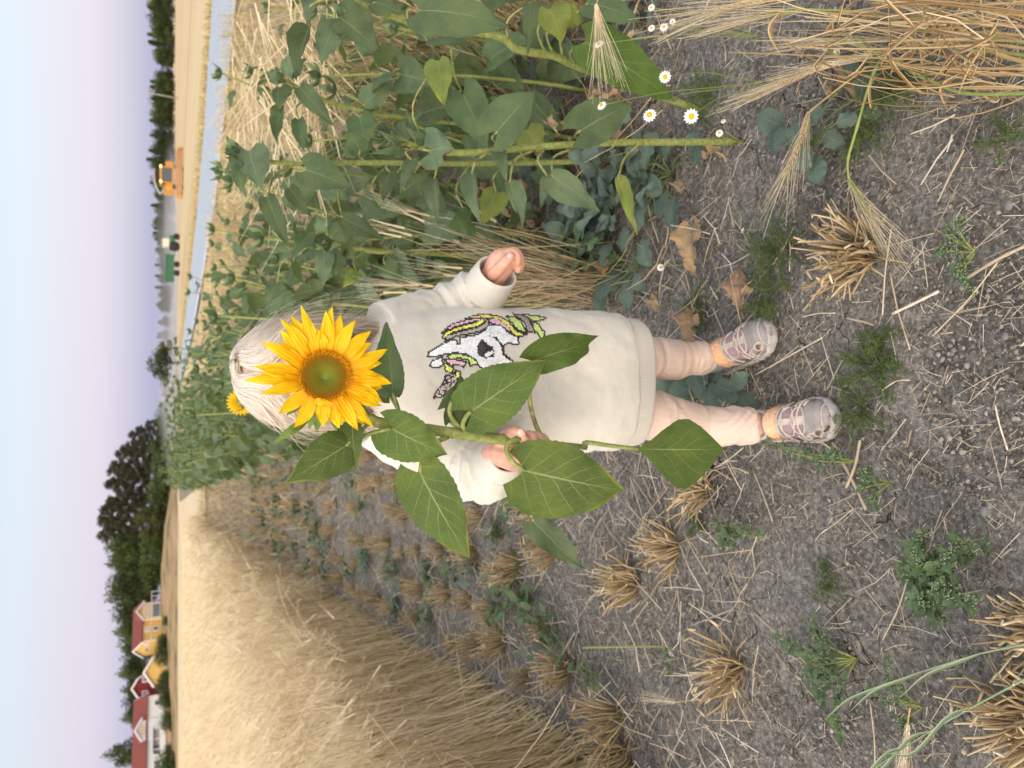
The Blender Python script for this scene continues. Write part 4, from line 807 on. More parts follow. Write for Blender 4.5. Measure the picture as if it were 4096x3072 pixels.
# shoes
def shoe(toe, d, yaw_lab):
    o_ = toe-d*.112; lat = np.array([-d[1], d[0], 0]); up = np.array([0, 0, 1.])
    W = lambda x, y, z: o_+np.multiply.outer(x, d)+np.multiply.outer(y, lat)+np.multiply.outer(z, up)
    hwf = lambda x: np.interp(x, [-.060, -.055, -.035, 0, .03, .065, .09, .105, .112], [.010, .022, .030, .030, .034, .038, .034, .021, .004])
    hf = lambda x: np.interp(x, [-.060, -.05, -.03, 0, .03, .06, .09, .105, .112], [.030, .052, .056, .056, .044, .034, .027, .018, .006])
    def Sf(x, a, off=0.):
        x = np.asarray(x, float); a = np.asarray(a, float)*PI/2; w_ = hwf(x)-.002+off; h_ = hf(x)+off; return W(x, w_*np.sign(np.sin(a))*np.abs(np.sin(a))**.9, .014+h_*np.clip(np.cos(a), 0, 1)**.75)
    def patch(mb, fx, fa, nx, na, off, thick=.0015):
        u_, v_ = np.meshgrid(np.linspace(0, 1, nx), np.linspace(0, 1, na), indexing='ij'); x = fx(u_, v_); a = fa(u_, v_)
        A_ = Sf(x, a, off); ii = np.arange(nx-1)[:, None]*na; jj = np.arange(na-1)[None]; mb.add(A_.reshape(-1, 3), np.stack([ii+jj, ii+na+jj, ii+na+jj+1, ii+jj+1], -1).reshape(-1, 4))
    up_ = MB(); patch(up_, lambda u, v: -.060+.172*u, lambda u, v: -1+2*v, 50, 26, 0)
    sh = up_.build('shoe', M['mesh'], person)
    so_ = MB(); xs = np.concatenate([np.linspace(-.060, .112, 34), np.linspace(.112, -.060, 34)[1:-1]]); sg = np.concatenate([np.ones(34), -np.ones(32)])
    rows = []
    for z, o2 in ((.0, -.002), (.003, .0015), (.009, .0025), (.015, .002), (.018, -.001)):
        rows.append(W(xs*(1+o2*2), sg*(hwf(xs)+o2+.0012*np.sin(xs*420)*(z > .002)), z+.010*np.clip((xs-.085)/.027, 0, 1)*(z > .01)))
    V_ = np.array(rows); k = V_.shape[1]; ii = np.arange(4)[:, None]*k; jj = np.arange(k)[None]
    so_.add(np.vstack([V_.reshape(-1, 3), W(.03, 0, 0.)]), np.stack([ii+jj, ii+(jj+1) % k, ii+k+(jj+1) % k, ii+k+jj], -1).reshape(-1, 4), [((a+1) % k, a, 5*k) for a in range(k)]); so_.build('sole', M['sole'], sh)
    ov = MB()
    def ring(cx_, ca, rx, ra_, r=.0016):
        t = np.linspace(0, 2*PI, 30); tube(ov, Sf(cx_+rx*np.cos(t), ca+ra_*np.sin(t), .0016), r, 6, cap=False)
    ring(.039, 0, .0125, .50); ring(.059, 0, .0115, .42); ring(.026, 0, .004, .62)
    for a, b, c_, e in ((.018, .046, -.085, .085), (.050, .072, -.11, .11)): patch(ov, lambda u, v: a+(b-a)*u, lambda u, v: c_+(e-c_)*v, 8, 5, .0022)
    for s in (-1, 1):
        for x0, x1 in ((.030, .046), (.052, .064), (.018, .026), (.068, .078)):
            t = np.linspace(0, 1, 7); tube(ov, Sf(x0+(x1-x0)*t*.6, s*(.45+.5*t), .0016), .0022, 6)
    ring(.089, -.50, .0080, .17, .0018); ring(.078, -.62, .014, .17, .0018)
    t = np.linspace(-.95, .95, 30); tube(ov, Sf(.070-.012*np.cos(t*1.5)+.0*t, t, .002), .0022, 6); tube(ov, Sf(.0995+0*t, t*.95, .0022), .0018, 6); tube(ov, Sf(.0145+0*t-.006*np.cos(t*2), t, .0022), .0020, 6)
    ov.build('overlay', M['overlay'], sh)
    gl = MB(); patch(gl, lambda u, v: .071+.040*u-.004*np.cos((v-.5)*6), lambda u, v: -.97+1.94*v, 14, 26, .0018)
    for s in (-1, 1):
        patch(gl, lambda u, v: -.058+.056*u, lambda u, v: s*(.42+.56*v), 12, 8, .0020); patch(gl, lambda u, v: .012+.062*u, lambda u, v: s*(.74+.10*np.sin(u*12)+(.22-.1*np.sin(u*12))*v), 22, 7, .0022)
    gl.build('toe_cap', M['glitter'], sh)
    hl = MB()
    for x, a, rx, ra_ in ((.089, -.50, .0045, .10), (.079, .74, .0075, .035), (.080, -.72, .0075, .035), (.064, .78, .008, .035), (.062, -.8, .008, .035), (.040, .86, .008, .03), (.042, -.86, .008, .03)):
        t = np.linspace(0, 2*PI, 13)[:-1]; c0 = Sf(x, a, .0042); hl.add(np.vstack([Sf(x+rx*np.cos(t), a+ra_*np.sin(t), .0034), c0]), None, [(i, (i+1) % 12, 12) for i in range(12)])
    hl.build('cutout', M['black'], sh)
    st = MB(); patch(st, lambda u, v: .001+.019*u, lambda u, v: -.78+1.6*v, 6, 24, .0045); patch(st, lambda u, v: -.0005+.022*u, lambda u, v: -.86+1.76*v, 6, 24, .0032); st.build('strap', M['strap'], sh)
    bd = MB(); patch(bd, lambda u, v: -.0035+.003*u, lambda u, v: -.9+1.8*v, 3, 24, .0030); patch(bd, lambda u, v: .0215+.0025*u, lambda u, v: -.9+1.8*v, 3, 24, .0030); bd.build('binding', M['overlay'], sh)
    op = MB(); t = np.linspace(0, 2*PI, 26); tube(op, W(-.027+.029*np.cos(t), .024*np.sin(t), .062+.006*np.cos(t*2)-.004*np.cos(t)), .0045, 8, cap=False); op.build('collar', M['overlay'], sh)
    return sh
shA = shoe(fA1, dA, 'A'); shB = shoe(fB1, dB, 'B')
lp = fB1-dB*.012+np.array([-.014, 0, .028]); mb = MB(); t = np.linspace(1.4, 5.2, 14); tube(mb, lp+np.stack([.008*np.cos(t), -.010*np.sin(t), .004*t/4+.002*np.sin(t)], 1), .0022, 6); mb.build('pull_loop', M['brownlth'], shB)
# ================================================================ THE HELD SUNFLOWER
def lat_of(b, t):
    dx, dy = t[0]-b[0], t[1]-b[1]; n_ = math.hypot(dx, dy); return dy/n_*(-U_)+(-dx/n_)*(-R_)
def leafpx(mb, b, t, hu, hl, lobe=0, back=False, roll=0, **k):
    B, T = P(*b), P(*t); sc = pxm((B+T)/2); lat = lat_of(b, t); vn = unit(C0-(B+T)/2)
    if roll: lat = lat*math.cos(roll)+vn*math.sin(roll)
    n0 = unit(np.cross(unit(T-B), lat)); tow = np.dot(n0, vn) > 0
    leafgeo(mb, B, T, lat, hl/sc, hu/sc, lobe/sc, nrm=(n0 if tow else -n0)*(-1 if back else 1), **k)
def pet(mb, pts, r=.0022, n=10):
    tube(mb, spline(ip(pts), n), np.linspace(r*1.25, r, n), 7, uv=(.0, .4, .5))
def LEAF(root, mat, b, t, hu, hl, lobe=0, petiole=None, pr=.0022, pm=None, **k):
    mb = MB(); leafpx(mb, b, t, hu*1.1, hl*1.1, lobe*1.1, **k); o = mb.build('leaf', mat, root)
    if petiole: mp = MB(); pet(mp, petiole, pr); mp.build('petiole', pm or M['petiole'], o)
    return o
SF = empty('sunflower', P(2340, 1788, .925), 'cut sunflower in full bloom, held by its stem in front of the child', 'sunflower')
mb = MB(); s = spline(np.hstack([ip([(1318,1535,.893),(1385,1600,.912),(1470,1672,.918),(1560,1700,.921),(1700,1716,.925),(1880,1742,.928),(2070,1764,.931),(2200,1776,.930),(2345,1789,.927)]), np.array([.011,.0095,.0078,.0070,.0072,.0075,.0072,.0050,.0040])[:, None]]), 60)
tube(mb, s[:, :3], s[:, 3]*(1+.03*np.sin(np.arange(60)*1.7)), 14); mb.build('stem', M['stem'], SF)
Lf = M['leaf']; ps = M['stem']
LEAF(SF, Lf, (1384,1784,.895), (1146,1931,.885), 82, 84, 30, vid=.1, arch=.006, wave=.002, fold=-.05, petiole=[(1478,1690,.918),(1430,1740,.905),(1384,1784,.895)], pr=.002, pm=ps, nu=29)
LEAF(SF, Lf, (1410,1702,.905), (1424,1880,.890), 40, 55, 18, vid=.3, arch=.004, fold=.25, wave=.002, petiole=[(1500,1682,.918),(1450,1690,.912),(1410,1702,.905)], pm=ps, nu=23)
LEAF(SF, M['bract'], (1235,1680,.90), (1093,1775,.885), 16, 18, prof=LANCE, arch=.008, fold=.3)
LEAF(SF, Lf, (1565,1714,.903), (1788,1819,.900), 82, 100, 62, vid=.55, arch=.008, fold=-.08, wave=.003, petiole=[(1440,1752,.905),(1500,1728,.905),(1565,1714,.903)], pr=.0024, pm=ps, nu=27)
LEAF(SF, M['bleaf'], (1572,1572,.945), (1546,1288,.935), 72, 48, 20, vid=.2, arch=-.004, fold=.35, wave=.004, twist=.5, petiole=[(1600,1690,.93),(1592,1630,.94),(1572,1572,.945)], pm=ps, nu=25)
LEAF(SF, M['bleaf'], (1560,1585,.955), (1450,1455,.955), 40, 48, 20, vid=.8, fold=.2, petiole=[(1605,1660,.935),(1582,1620,.95),(1560,1585,.955)], pm=ps)
LEAF(SF, M['bleaf'], (1800,1688,.935), (1842,1500,.945), 28, 118, 20, vid=.65, arch=.004, fold=.2, wave=.003, petiole=[(1848,1722,.932),(1820,1705,.93),(1800,1688,.935)], pr=.002, pm=ps, nu=25)
LEAF(SF, M['bleaf'], (1838,1560,.945), (1750,1640,.95), 30, 28, 10, vid=.15, fold=.3, petiole=[(1846,1716,.928),(1800,1660,.925),(1805,1610,.925),(1838,1560,.945)], pr=.0026, pm=ps)
LEAF(SF, Lf, (1884,1646,.912), (2182,1442,.905), 110, 108, 60, vid=.42, arch=.010, fold=-.06, wave=.003, petiole=[(1882,1738,.927),(1852,1706,.915),(1862,1670,.912),(1884,1646,.912)], pr=.0030, pm=ps, nu=33)
LEAF(SF, M['dleaf'], (2128,1446,.915), (2392,1342,.935), 72, 60, 50, vid=.7, arch=.012, fold=.25, wave=.006, twist=.5, serr=.03, petiole=[(2172,1758,.932),(2140,1690,.925),(2120,1610,.92),(2118,1530,.92),(2128,1446,.915)], pr=.0028, nu=29)
LEAF(SF, Lf, (1680,1890,.905), (1878,2233,.895), 98, 112, 62, vid=.33, arch=.012, fold=-.04, wave=.003, petiole=[(1790,1748,.925),(1748,1768,.918),(1695,1820,.91),(1680,1890,.905)], pr=.0028, pm=ps, nu=35)
LEAF(SF, Lf, (2098,1882,.900), (2494,1962,.905), 130, 155, 70, vid=.5, arch=.014, fold=-.05, wave=.004, petiole=[(2078,1752,.905),(2030,1775,.900),(2032,1822,.898),(2060,1856,.899),(2098,1882,.900)], pr=.0031, pm=ps, nu=37)
LEAF(SF, M['gleaf'], (2133,2086,.92), (2347,2283,.90), 52, 58, 35, vid=.9, arch=-.006, fold=.35, twist=-.9, wave=.005, petiole=[(2180,1790,.945),(2150,1950,.94),(2133,2086,.92)], pr=.0025, pm=ps, nu=25)
LEAF(SF, M['dleaf'], (2552,1796,.905), (2895,1798,.885), 112, 142, 0, prof=KITE, vid=.6, arch=.004, fold=.04, serr=.025, petiole=[(2342,1786,.925),(2345,1770,.915),(2440,1783,.91),(2552,1796,.905)], pr=.0030, pm=ps, nu=31)
# flower head
cen = P(1300, 1508, .862); nh = unit(C0-cen)*1.0+np.array([.18, 0, .0]); nh = unit(nh); e1 = unit(np.cross(nh, (0, 0, 1))); e2 = np.cross(nh, e1)
dk = MB(); RD = .0285
rr_ = np.linspace(0, 1, 12); aa = np.arange(40)*2*PI/40
zz = lambda r: .0045*np.sin(np.clip(r, 0, 1)*2.4)-.004*np.clip(1-r*2.2, 0, 1)-.006*np.clip(r-.9, 0, 1)*10*0
v = [cen+RD*r*(e1*math.cos(a)+e2*math.sin(a))+nh*zz(r) for r in rr_ for a in aa]
dk.add(v, [(i*40+j, i*40+(j+1) % 40, (i+1)*40+(j+1) % 40, (i+1)*40+j) for i in range(11) for j in range(40)], uv=np.repeat(np.stack([rr_, 0*rr_, 0*rr_], 1), 40, 0))
NF = 1150; g = PI*(3-5**.5)
for i in range(NF):
    r = math.sqrt((i+.5)/NF); a = i*g; sz = .00055+.00050*r; c0 = cen+RD*r*(e1*math.cos(a)+e2*math.sin(a))+nh*(zz(r)+.0002); hgt = (.0006+.0012*r)*(1+.3*rng.random())+(.0022 if r > .86 and rng.random() < .5 else 0)
    t5 = np.arange(5)*1.2566; ti = unit(nh+(e1*math.cos(a)+e2*math.sin(a))*(.7*r-.35)); b1_ = unit(np.cross(ti, e1+.01)); b2_ = np.cross(ti, b1_)
    ring_ = c0+(b1_*np.cos(t5)[:, None]+b2_*np.sin(t5)[:, None])*sz; ring2 = ring_*.45+c0*.55+ti*hgt
    uu = np.array([[r*(.9 if rng.random() < .8 else 1.05)*.93, 0, 0]]*5+[[min(1, r+.05+.1*(hgt > .002)), 0, 0]]*6)
    dk.add(np.vstack([ring_, ring2, c0+ti*hgt*1.15]), [(j, (j+1) % 5, 5+(j+1) % 5, 5+j) for j in range(5)], [(5+j, 5+(j+1) % 5, 10) for j in range(5)], uv=uu)
dsk = dk.build('flower_disc', M['disc'], SF)
bk = MB(); sphere(bk, cen-nh*.011, (.031, .031, .0095), M=np.stack([e1, e2, nh], 1), nu=28, nv=10); bk.build('receptacle', M['bract'], dsk)
tips = [(630,145,0),(890,155,0),(835,190,.3),(958,222,.2),(1085,270,0),(545,225,.3),(455,258,.1),(1215,355,0),(458,352,.5),(300,455,0),(440,455,.6),(1218,462,.4),(1345,515,0),(243,655,.2),(1300,632,.3),(163,770,0),(290,710,.4),(1365,772,0),(1376,798,.5),(1315,828,.2),(288,888,0),(1320,955,0),(1290,980,.5),(450,1040,0),(572,1165,0),(818,1152,0),(945,1162,.3),(975,1150,.6),(1102,1187,0),(1165,1140,.5),(1226,1165,.2),(700,300,.7),(760,330,.8),(890,945,.9)]
for i, (a, b, lay) in enumerate(tips):
    x, y = 900+a/2.074, 1150+b/2.074; T = P(x, y, .862+lay*.010+.004*math.sin(i*2.7)); d = T-cen; d = d-np.dot(d, nh)*nh; ln_ = np.linalg.norm(d); d /= ln_
    B = cen+d*(RD*.93)-nh*(.003+.004*lay); mb = MB()
    curl = .010 if b < 1000 else -.006
    if i == 33: B = cen+d*RD*.9+e1*0+nh*.002; T = cen+d*RD*.85-R_*.0+P(x, y, .850)-P(x, y, .862)+R_*0; B = P(1255, 1603, .857); T = P(1338, 1622, .850); d = unit(T-B)
    leafgeo(mb, B, T, np.cross(nh, d), .0084*(.86+.25*((i*37) % 10)/10)*(1 if i < 33 else .5), .0084*(.86+.25*((i*53) % 10)/10)*(1 if i < 33 else .5), prof=PETAL, arch=curl*.5, fold=.18 if i % 3 else -.1, wave=.0014, serr=0, side=.003*math.sin(i*1.9), nu=17, nv=8, vid=i*.13, nrm=nh, droop=.004*math.sin(i*3.1))
    mb.build('petal', M['petal'], dsk)
bt = [(1235,1717),(1264,1733),(1346,1724),(1146,1661),(1259,1704),(1470,1640),(1160,1560),(1330,1290),(1240,1300),(1450,1500),(1478,1455),(1190,1440),(1490,1590)]
for i, (x, y) in enumerate(bt):
    T = P(x, y, .882); d = T-cen; d = unit(d-np.dot(d, nh)*nh); B = cen+d*.027-nh*.010; mb = MB(); leafgeo(mb, B, T, np.cross(nh, d), .0055, .0055, prof=LANCE, arch=-.004, fold=.3, serr=0, nu=11, nv=6, nrm=nh); mb.build('bract', M['bract'], dsk)
# ================================================================ CROPS AND WEEDS
def gz(x, y): return 0.0
# standing barley, left
mb = MB()
def barley(y0, y1, n, r, k, seg, hh=.60, awn=5, ra=.0004):
    Yb = y0+(y1-y0)*rng.random(n)**.8; wmax = np.maximum(.35, .56*Yb+.25+edge_barley(Yb)); X_ = edge_barley(Yb)-wmax*rng.random(n)**1.25+.05*rng.normal(size=n)*(rng.random(n) < .5)
    rows = np.round((X_+.14*Yb)/.125)*.125-.14*Yb; X_ = np.where(rng.random(n) < .8, rows+rng.normal(size=n)*.022, X_)
    b = np.stack([X_, Yb, 0*X_], 1); sw = np.stack([noise(b*1.3), noise(b*1.3+40), 0*X_], 1)*.16
    h_ = hh*(.58+.5*rng.random(n)**.8)*np.clip(.55+.45*(edge_barley(Yb)-X_)/.30, .70, 1); t = b+sw+rng.normal(size=(n, 3))*np.array([.045, .045, 0])+np.stack([-.07+0*X_, -.02+0*X_, h_], 1)
    tone = np.clip(.62+.24*rng.normal(size=n)+.22*noise(b*2.2), .05, .95)
    blades(mb, b, t, r*(.75+.5*rng.random(n)), k, seg, bend=rng.normal(size=(n, 3))*np.array([.018, .018, 0]), uvy=tone)
    d = t-b; d /= np.linalg.norm(d, axis=1)[:, None]; dr = np.stack([-.35+.35*rng.normal(size=n), -.1+.4*rng.normal(size=n), -.25+.45*rng.random(n)], 1)
    e = t+(d*.6+dr)*.07; blades(mb, t, e, r*1.7, k, 1, uvy=np.clip(tone+.25, 0, .9)); 
    for _ in range(awn):
        s_ = t+(e-t)*rng.random(n)[:, None]; q_ = s_+(d*.45+dr+rng.normal(size=(n, 3))*.22)*(.12+.03*rng.random(n)[:, None]); blades(mb, s_, q_, ra, 3, 1, uvy=np.clip(.75+.2*rng.random(n), 0, 1))
barley(1.25, 3.2, 3000, .0019, 3, 3, awn=8, ra=.0006); barley(3.2, 6.5, 5200, .0022, 3, 3, awn=6, ra=.0007); barley(6.5, 15, 9000, .0034, 3, 2, awn=3, ra=.0014); barley(15, 34, 9000, .006, 3, 1, awn=2, ra=.0035)
ys = np.concatenate([np.linspace(1.3, 8, 60), np.linspace(8.3, 34, 50)]); us = np.linspace(0, 1, 40); V = []
for y in ys:
    wv_ = max(.5, .56*y+.6+edge_barley(y)); x = edge_barley(y)-.13-wv_*us; z_ = .45-.42*np.exp(-us*wv_/.09)+.05*fbm(np.stack([x*2, 0*x+y*2, 0*x], 1), 3); V.append(np.stack([x, 0*x+y, z_], 1))
V = np.array(V); k = 40; ii = np.arange(len(ys)-1)[:, None]*k; jj = np.arange(k-1)[None]
mb.add(V.reshape(-1, 3), np.stack([ii+jj, ii+k+jj, ii+k+jj+1, ii+jj+1], -1).reshape(-1, 4), uv=(1, .55, .5))
nf = 5200; Yb = 1.3+9*rng.random(nf)**1.5; X_ = edge_barley(Yb)+.03-.17*rng.random(nf); b = np.stack([X_, Yb, 0*X_], 1); hq = .30+.26*rng.random(nf); t = b+rng.normal(size=(nf, 3))*np.array([.04, .04, 0])+np.stack([-.05+0*X_, 0*X_, hq], 1); blades(mb, b, t, .0014*(1+.12*Yb), 3, 3, bend=rng.normal(size=(nf, 3))*.014, uvy=np.clip(.58+.25*rng.normal(size=nf)+.2*noise(b*3), 0, 1))
for n_, y0, y1, r_ in ((110, 1.5, 4, .0014), (200, 4, 10, .003)):
    Yb = y0+(y1-y0)*rng.random(n_); X_ = edge_barley(Yb)+.03-.5*rng.random(n_)**2*Yb*.4; b = np.stack([X_, Yb, .05+.35*rng.random(n_)], 1); a = rng.normal(size=(n_, 3))*np.array([.16, .12, .10]); blades(mb, b, b+a, r_, 3, 3, bend=rng.normal(size=(n_, 3))*.02, uvy=np.clip(.7+.2*rng.normal(size=n_), 0, 1))
tag(mb.build('barley_crop', M['barley'], smooth=False), 'ripe blond barley standing in the field left of the stubble', 'barley', kind='stuff')
# dry grass and stubble right of the sunflowers
mb = MB(); n = 17000; Yb = 1.6+26*rng.random(n)**1.7; x0 = edge_sun(Yb)+np.where(Yb < 4, .75, .3); x1 = np.minimum(rn(Yb)-.15, .62*Yb+.8); X_ = x0+(x1-x0)*rng.random(n); b = np.stack([X_, Yb, 0*X_], 1)
cl = noise(b*1.6); sw = np.stack([noise(b*.9+3), noise(b*.9+60), 0*X_], 1)*.28; hh = (.28+.14*cl+.10*rng.random(n))*np.where(cl > -.2, 1, .55)*np.clip(1.35-(x1-X_ < 1.2)*.5-Yb*.035, .35, 1); sc_ = np.clip(Yb/5, .8, 3)
t = b+sw+rng.normal(size=(n, 3))*np.array([.07, .07, 0])+np.stack([-.03+0*X_, 0*X_, hh], 1); tone = np.clip(.5+.25*rng.normal(size=n), 0, 1)
blades(mb, b, t, .0013*sc_, 3, 3, bend=rng.normal(size=(n, 3))*np.array([.03, .03, .02]), uvy=tone); blades(mb, t, t+(t-b)*.10+rng.normal(size=(n, 3))*.015, .0022*sc_, 3, 1, uvy=np.clip(tone+.3, 0, 1))
tag(mb.build('dry_grass', M['dgrass'], smooth=False), 'dry straw-coloured grass between the sunflowers and the road', 'grass', kind='stuff')
mb = MB(); n = 9000; Yb = 14+85*rng.random(n)**1.3; X_ = rf(Yb)+.2+1.6*rng.random(n)**2; b = np.stack([X_, Yb, 0*X_+.05], 1); t = b+rng.normal(size=(n, 3))*.04+(0, 0, .12); blades(mb, b, t, .0016*Yb**.5*1.6, 3, 1, uvy=np.clip(.45+.25*rng.normal(size=n), 0, 1))
tag(mb.build('verge_grass', M['dgrass'], smooth=False), 'dry grass along the far edge of the road', 'grass', kind='stuff')
# straw litter, pebbles, low weeds
mb = MB(); n = 8500; Yb = .45+7.5*rng.random(n)**1.8; X_ = edge_barley(Yb)*.98+(edge_sun(Yb)+1.3-edge_barley(Yb))*rng.random(n); keep = rng.random(n) < .45+.55*(noise(np.stack([X_*2.2, Yb*2.2, 0*X_], 1)) > -.15)
X_, Yb = X_[keep], Yb[keep]; n = len(X_); a = rng.random(n)*PI; ln_ = (.010+.075*rng.random(n)**2.6)*np.where(rng.random(n) < .08, 1.5, 1); b = np.stack([X_, Yb, .003+.006*rng.random(n)], 1); t = b+np.stack([np.cos(a)*ln_, np.sin(a)*ln_, .25*ln_*rng.random(n)], 1)
blades(mb, b, t, np.where(rng.random(n) < .05, .0014, .0006)*(1+Yb*.12), 4, 2, bend=rng.normal(size=(n, 3))*np.array([.0018, .0018, .0005]), uvy=np.clip(.5+.3*rng.normal(size=n), 0, 1))
n = 2000; Yb = 1.1+5*rng.random(n)**1.3; X_ = edge_barley(Yb)+(edge_sun(Yb)-edge_barley(Yb))*rng.random(n); a = rng.random(n)*PI; ln_ = .03+.10*rng.random(n)**2; b = np.stack([X_, Yb, .004+.02*rng.random(n)], 1); t = b+np.stack([np.cos(a)*ln_, np.sin(a)*ln_, .5*ln_*rng.random(n)**2], 1); blades(mb, b, t, .0010*(1+Yb*.12), 4, 2, bend=rng.normal(size=(n, 3))*.004, uvy=np.clip(.5+.3*rng.normal(size=n), 0, 1))
n = 20000; Yb = .4+4.5*rng.random(n)**1.7; X_ = -1.15+2.1*rng.random(n); a = rng.random(n)*PI; ln_ = .006+.022*rng.random(n); b = np.stack([X_, Yb, .002+.004*rng.random(n)], 1); t = b+np.stack([np.cos(a)*ln_, np.sin(a)*ln_, .003*rng.normal(size=n)], 1); blades(mb, b, t, .00045, 3, 1, uvy=rng.random(n)*.9)
tag(mb.build('straw_litter', M['litter'], smooth=False), 'broken straws and chaff strewn over the grey soil', 'straw', kind='stuff')
mb = MB(); ico = bmesh.new(); bmesh.ops.create_icosphere(ico, subdivisions=1, radius=1); iv = np.array([v.co[:] for v in ico.verts]); it = np.array([[v.index for v in f.verts] for f in ico.faces]); ico.free()
n = 34000; Yb = .42+2.3*rng.random(n)**1.7; X_ = (-.62*Yb-.1)+(1.24*Yb+.2)*rng.random(n); dn = noise(np.stack([X_*3.1, Yb*3.1, 0*X_], 1)); kp = rng.random(n) < .35+.65*(dn > -.1); X_, Yb = X_[kp], Yb[kp]; n = len(X_)
r = .0010+.0034*rng.random(n)**3.0; v = iv[None]*(1+.28*rng.normal(size=(n, 12, 1)))*r[:, None, None]*np.array([1.1, 1, .75])+np.stack([X_, Yb, r*.35], 1)[:, None]
mb.add(v.reshape(-1, 3), None, (it[None]+np.arange(n)[:, None, None]*12).reshape(-1, 3), np.repeat(np.stack([0*X_, rng.random(n), 0*X_], 1), 12, 0))
m = MT('soil_crumb'); a_ = m.attr(); m.col(m.ramp(a_.outputs[1], (0, (.10,.085,.07)), (.5, (.20,.175,.15)), (.93, (.31,.285,.255)), (1, (.42,.36,.30)))).rough(.95, .1)
tag(mb.build('soil_crumbs', m.m), 'small crumbs of dry soil and grit on the ground', 'soil', kind='stuff')
for (x, y, r_, lab) in ((3935,2045,.008,'grey-violet pebble on the bare soil in the near corner'), (4035,820,.008,'pale round pebble beside the straw heap'), (4020,1345,.006,'small light pebble on the crumbly soil'), (3500,300,.007,'bluish pebble below the leaning barley ears')):
    mb = MB(); g_ = G(x, y, .004); sphere(mb, g_, (r_, r_*.75, r_*.6), nu=14, nv=9, fn=lambda v: v*(1+.13*noise(v*2+x)[:, None])); tag(mb.build('pebble', simple('stone', (.20,.19,.20), .8, .2, .15, 90, .3)), lab, 'stone')
# stubble tufts
def tuft_mesh(n, h, spread, rad, r=.0016, k=5, seed=1):
    mb = MB(); g_ = np.random.default_rng(seed); a = g_.random(n)*2*PI; q_ = g_.random(n)**.6; b = np.stack([np.cos(a)*q_*rad, np.sin(a)*q_*rad, 0*a-.006], 1)
    tl = q_*spread*(.6+.8*g_.random(n)); hh = h*(.55+.6*g_.random(n)); t = b+np.stack([np.cos(a)*np.sin(tl)*hh, np.sin(a)*np.sin(tl)*hh, np.cos(tl)*hh], 1)+g_.normal(size=(n, 3))*.006
    blades(mb, b, t, r*(.6+.8*g_.random(n)), k, 3, bend=g_.normal(size=(n, 3))*.006, uvy=np.clip(.45+.25*g_.normal(size=n), 0, 1))
    m2 = n//3; i = g_.integers(0, n, m2); tip = t[i]+g_.normal(size=(m2, 3))*.012; blades(mb, t[i], tip, r*1.1, 3, 1, uvy=np.clip(.7+.2*g_.normal(size=m2), 0, 1))
    m3 = n//7; a = g_.random(m3)*2*PI; l3 = h*(.6+.5*g_.random(m3)); b3 = np.stack([np.cos(a)*rad*.8, np.sin(a)*rad*.8, 0*a+.004], 1); blades(mb, b3, b3+np.stack([np.cos(a)*l3, np.sin(a)*l3, .01+.03*g_.random(m3)], 1), r*.9, 3, 2, bend=np.stack([0*a, 0*a, .012+0*a], 1), uvy=np.clip(.35+.25*g_.normal(size=m3), 0, 1))
    return mb.mesh('stubble')
big = [(3440,1010,.100,.55,.034,120,'large splayed stubble tuft in front of the shoe nearest the sunflower row'),(2815,1955,.095,.7,.022,64,'small stubble tuft just left of the lower shoe, under a broad green leaf'),(2700,2185,.105,.6,.026,80,'bushy golden stubble tuft below the drooping pale leaf'),(2530,2335,.105,.5,.030,90,'dense stubble tuft with a long straw leaning out of it'),(2930,2665,.105,.65,.030,84,'ragged stubble tuft with a bleached ear lying across it'),(2490,3005,.12,.5,.034,90,'stubble tuft at the edge of the standing barley, lower corner'),(4190,2540,.085,.5,.030,70,'bright stubble tuft cut by the near frame edge'),(4150,2900,.090,.6,.045,130,'biggest stubble tuft, in the near left corner under green grass blades'),
       (2075,2262,.11,.45,.028,84,'upright stubble tuft right behind the lowest hanging leaf'),(1900,2215,.11,.5,.026,76,'stubble tuft beside the tip of the largest hanging leaf'),(2210,2195,.12,.5,.028,80,'stubble tuft behind the folded pale leaf'),(2120,1955,.11,.5,.026,80,'stubble tuft under the child\'s raised elbow'),(2260,2680,.12,.5,.030,88,'stubble tuft two rows in from the standing barley'),(2460,2870,.13,.55,.032,90,'wide stubble tuft next to the barley edge'),(2010,2560,.12,.5,.03,88,'pale stubble tuft close to the barley stalks')]
used = []
for i, (x, y, h, sp, rad, n, lab) in enumerate(big):
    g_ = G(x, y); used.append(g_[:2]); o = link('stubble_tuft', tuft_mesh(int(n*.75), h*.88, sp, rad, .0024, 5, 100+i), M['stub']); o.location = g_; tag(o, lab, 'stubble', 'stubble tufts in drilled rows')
var = [tuft_mesh(48, .092, .45, .026, .0021, 4, 200+i) for i in range(7)]; rest = []
for ri, ro in enumerate(np.arange(-.05, 1.95, .165)):
    y = 1.2+.2*random.random(); pn = 0
    while y < 22:
        x = edge_barley(y)+ro+random.gauss(0, .02); y += random.uniform(.15, .27)*(1 if y < 6 else 1.5)
        if x > edge_sun(y)+.25 and y > 2.6: continue
        if x > edge_sun(y)-.12 and y < 2.6: continue
        if y < 1.75 or abs(x) > .56*y+.1 or random.random() < .26: continue
        if any(abs(x-u)+abs(y-v) < .14 for u, v in used): continue
        pn += 1; rest.append((x, y, ri+1, pn))
rest.sort(key=lambda p: p[1])
for i, (x, y, ri, pn) in enumerate(rest[:250]):
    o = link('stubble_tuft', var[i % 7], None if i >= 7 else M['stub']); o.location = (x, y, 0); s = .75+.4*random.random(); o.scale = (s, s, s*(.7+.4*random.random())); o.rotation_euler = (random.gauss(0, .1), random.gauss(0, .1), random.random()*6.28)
    tag(o, 'golden stubble tuft, %s away in the %s drilled row from the standing barley' % (nth(pn), nth(ri)), 'stubble', 'stubble tufts further back')
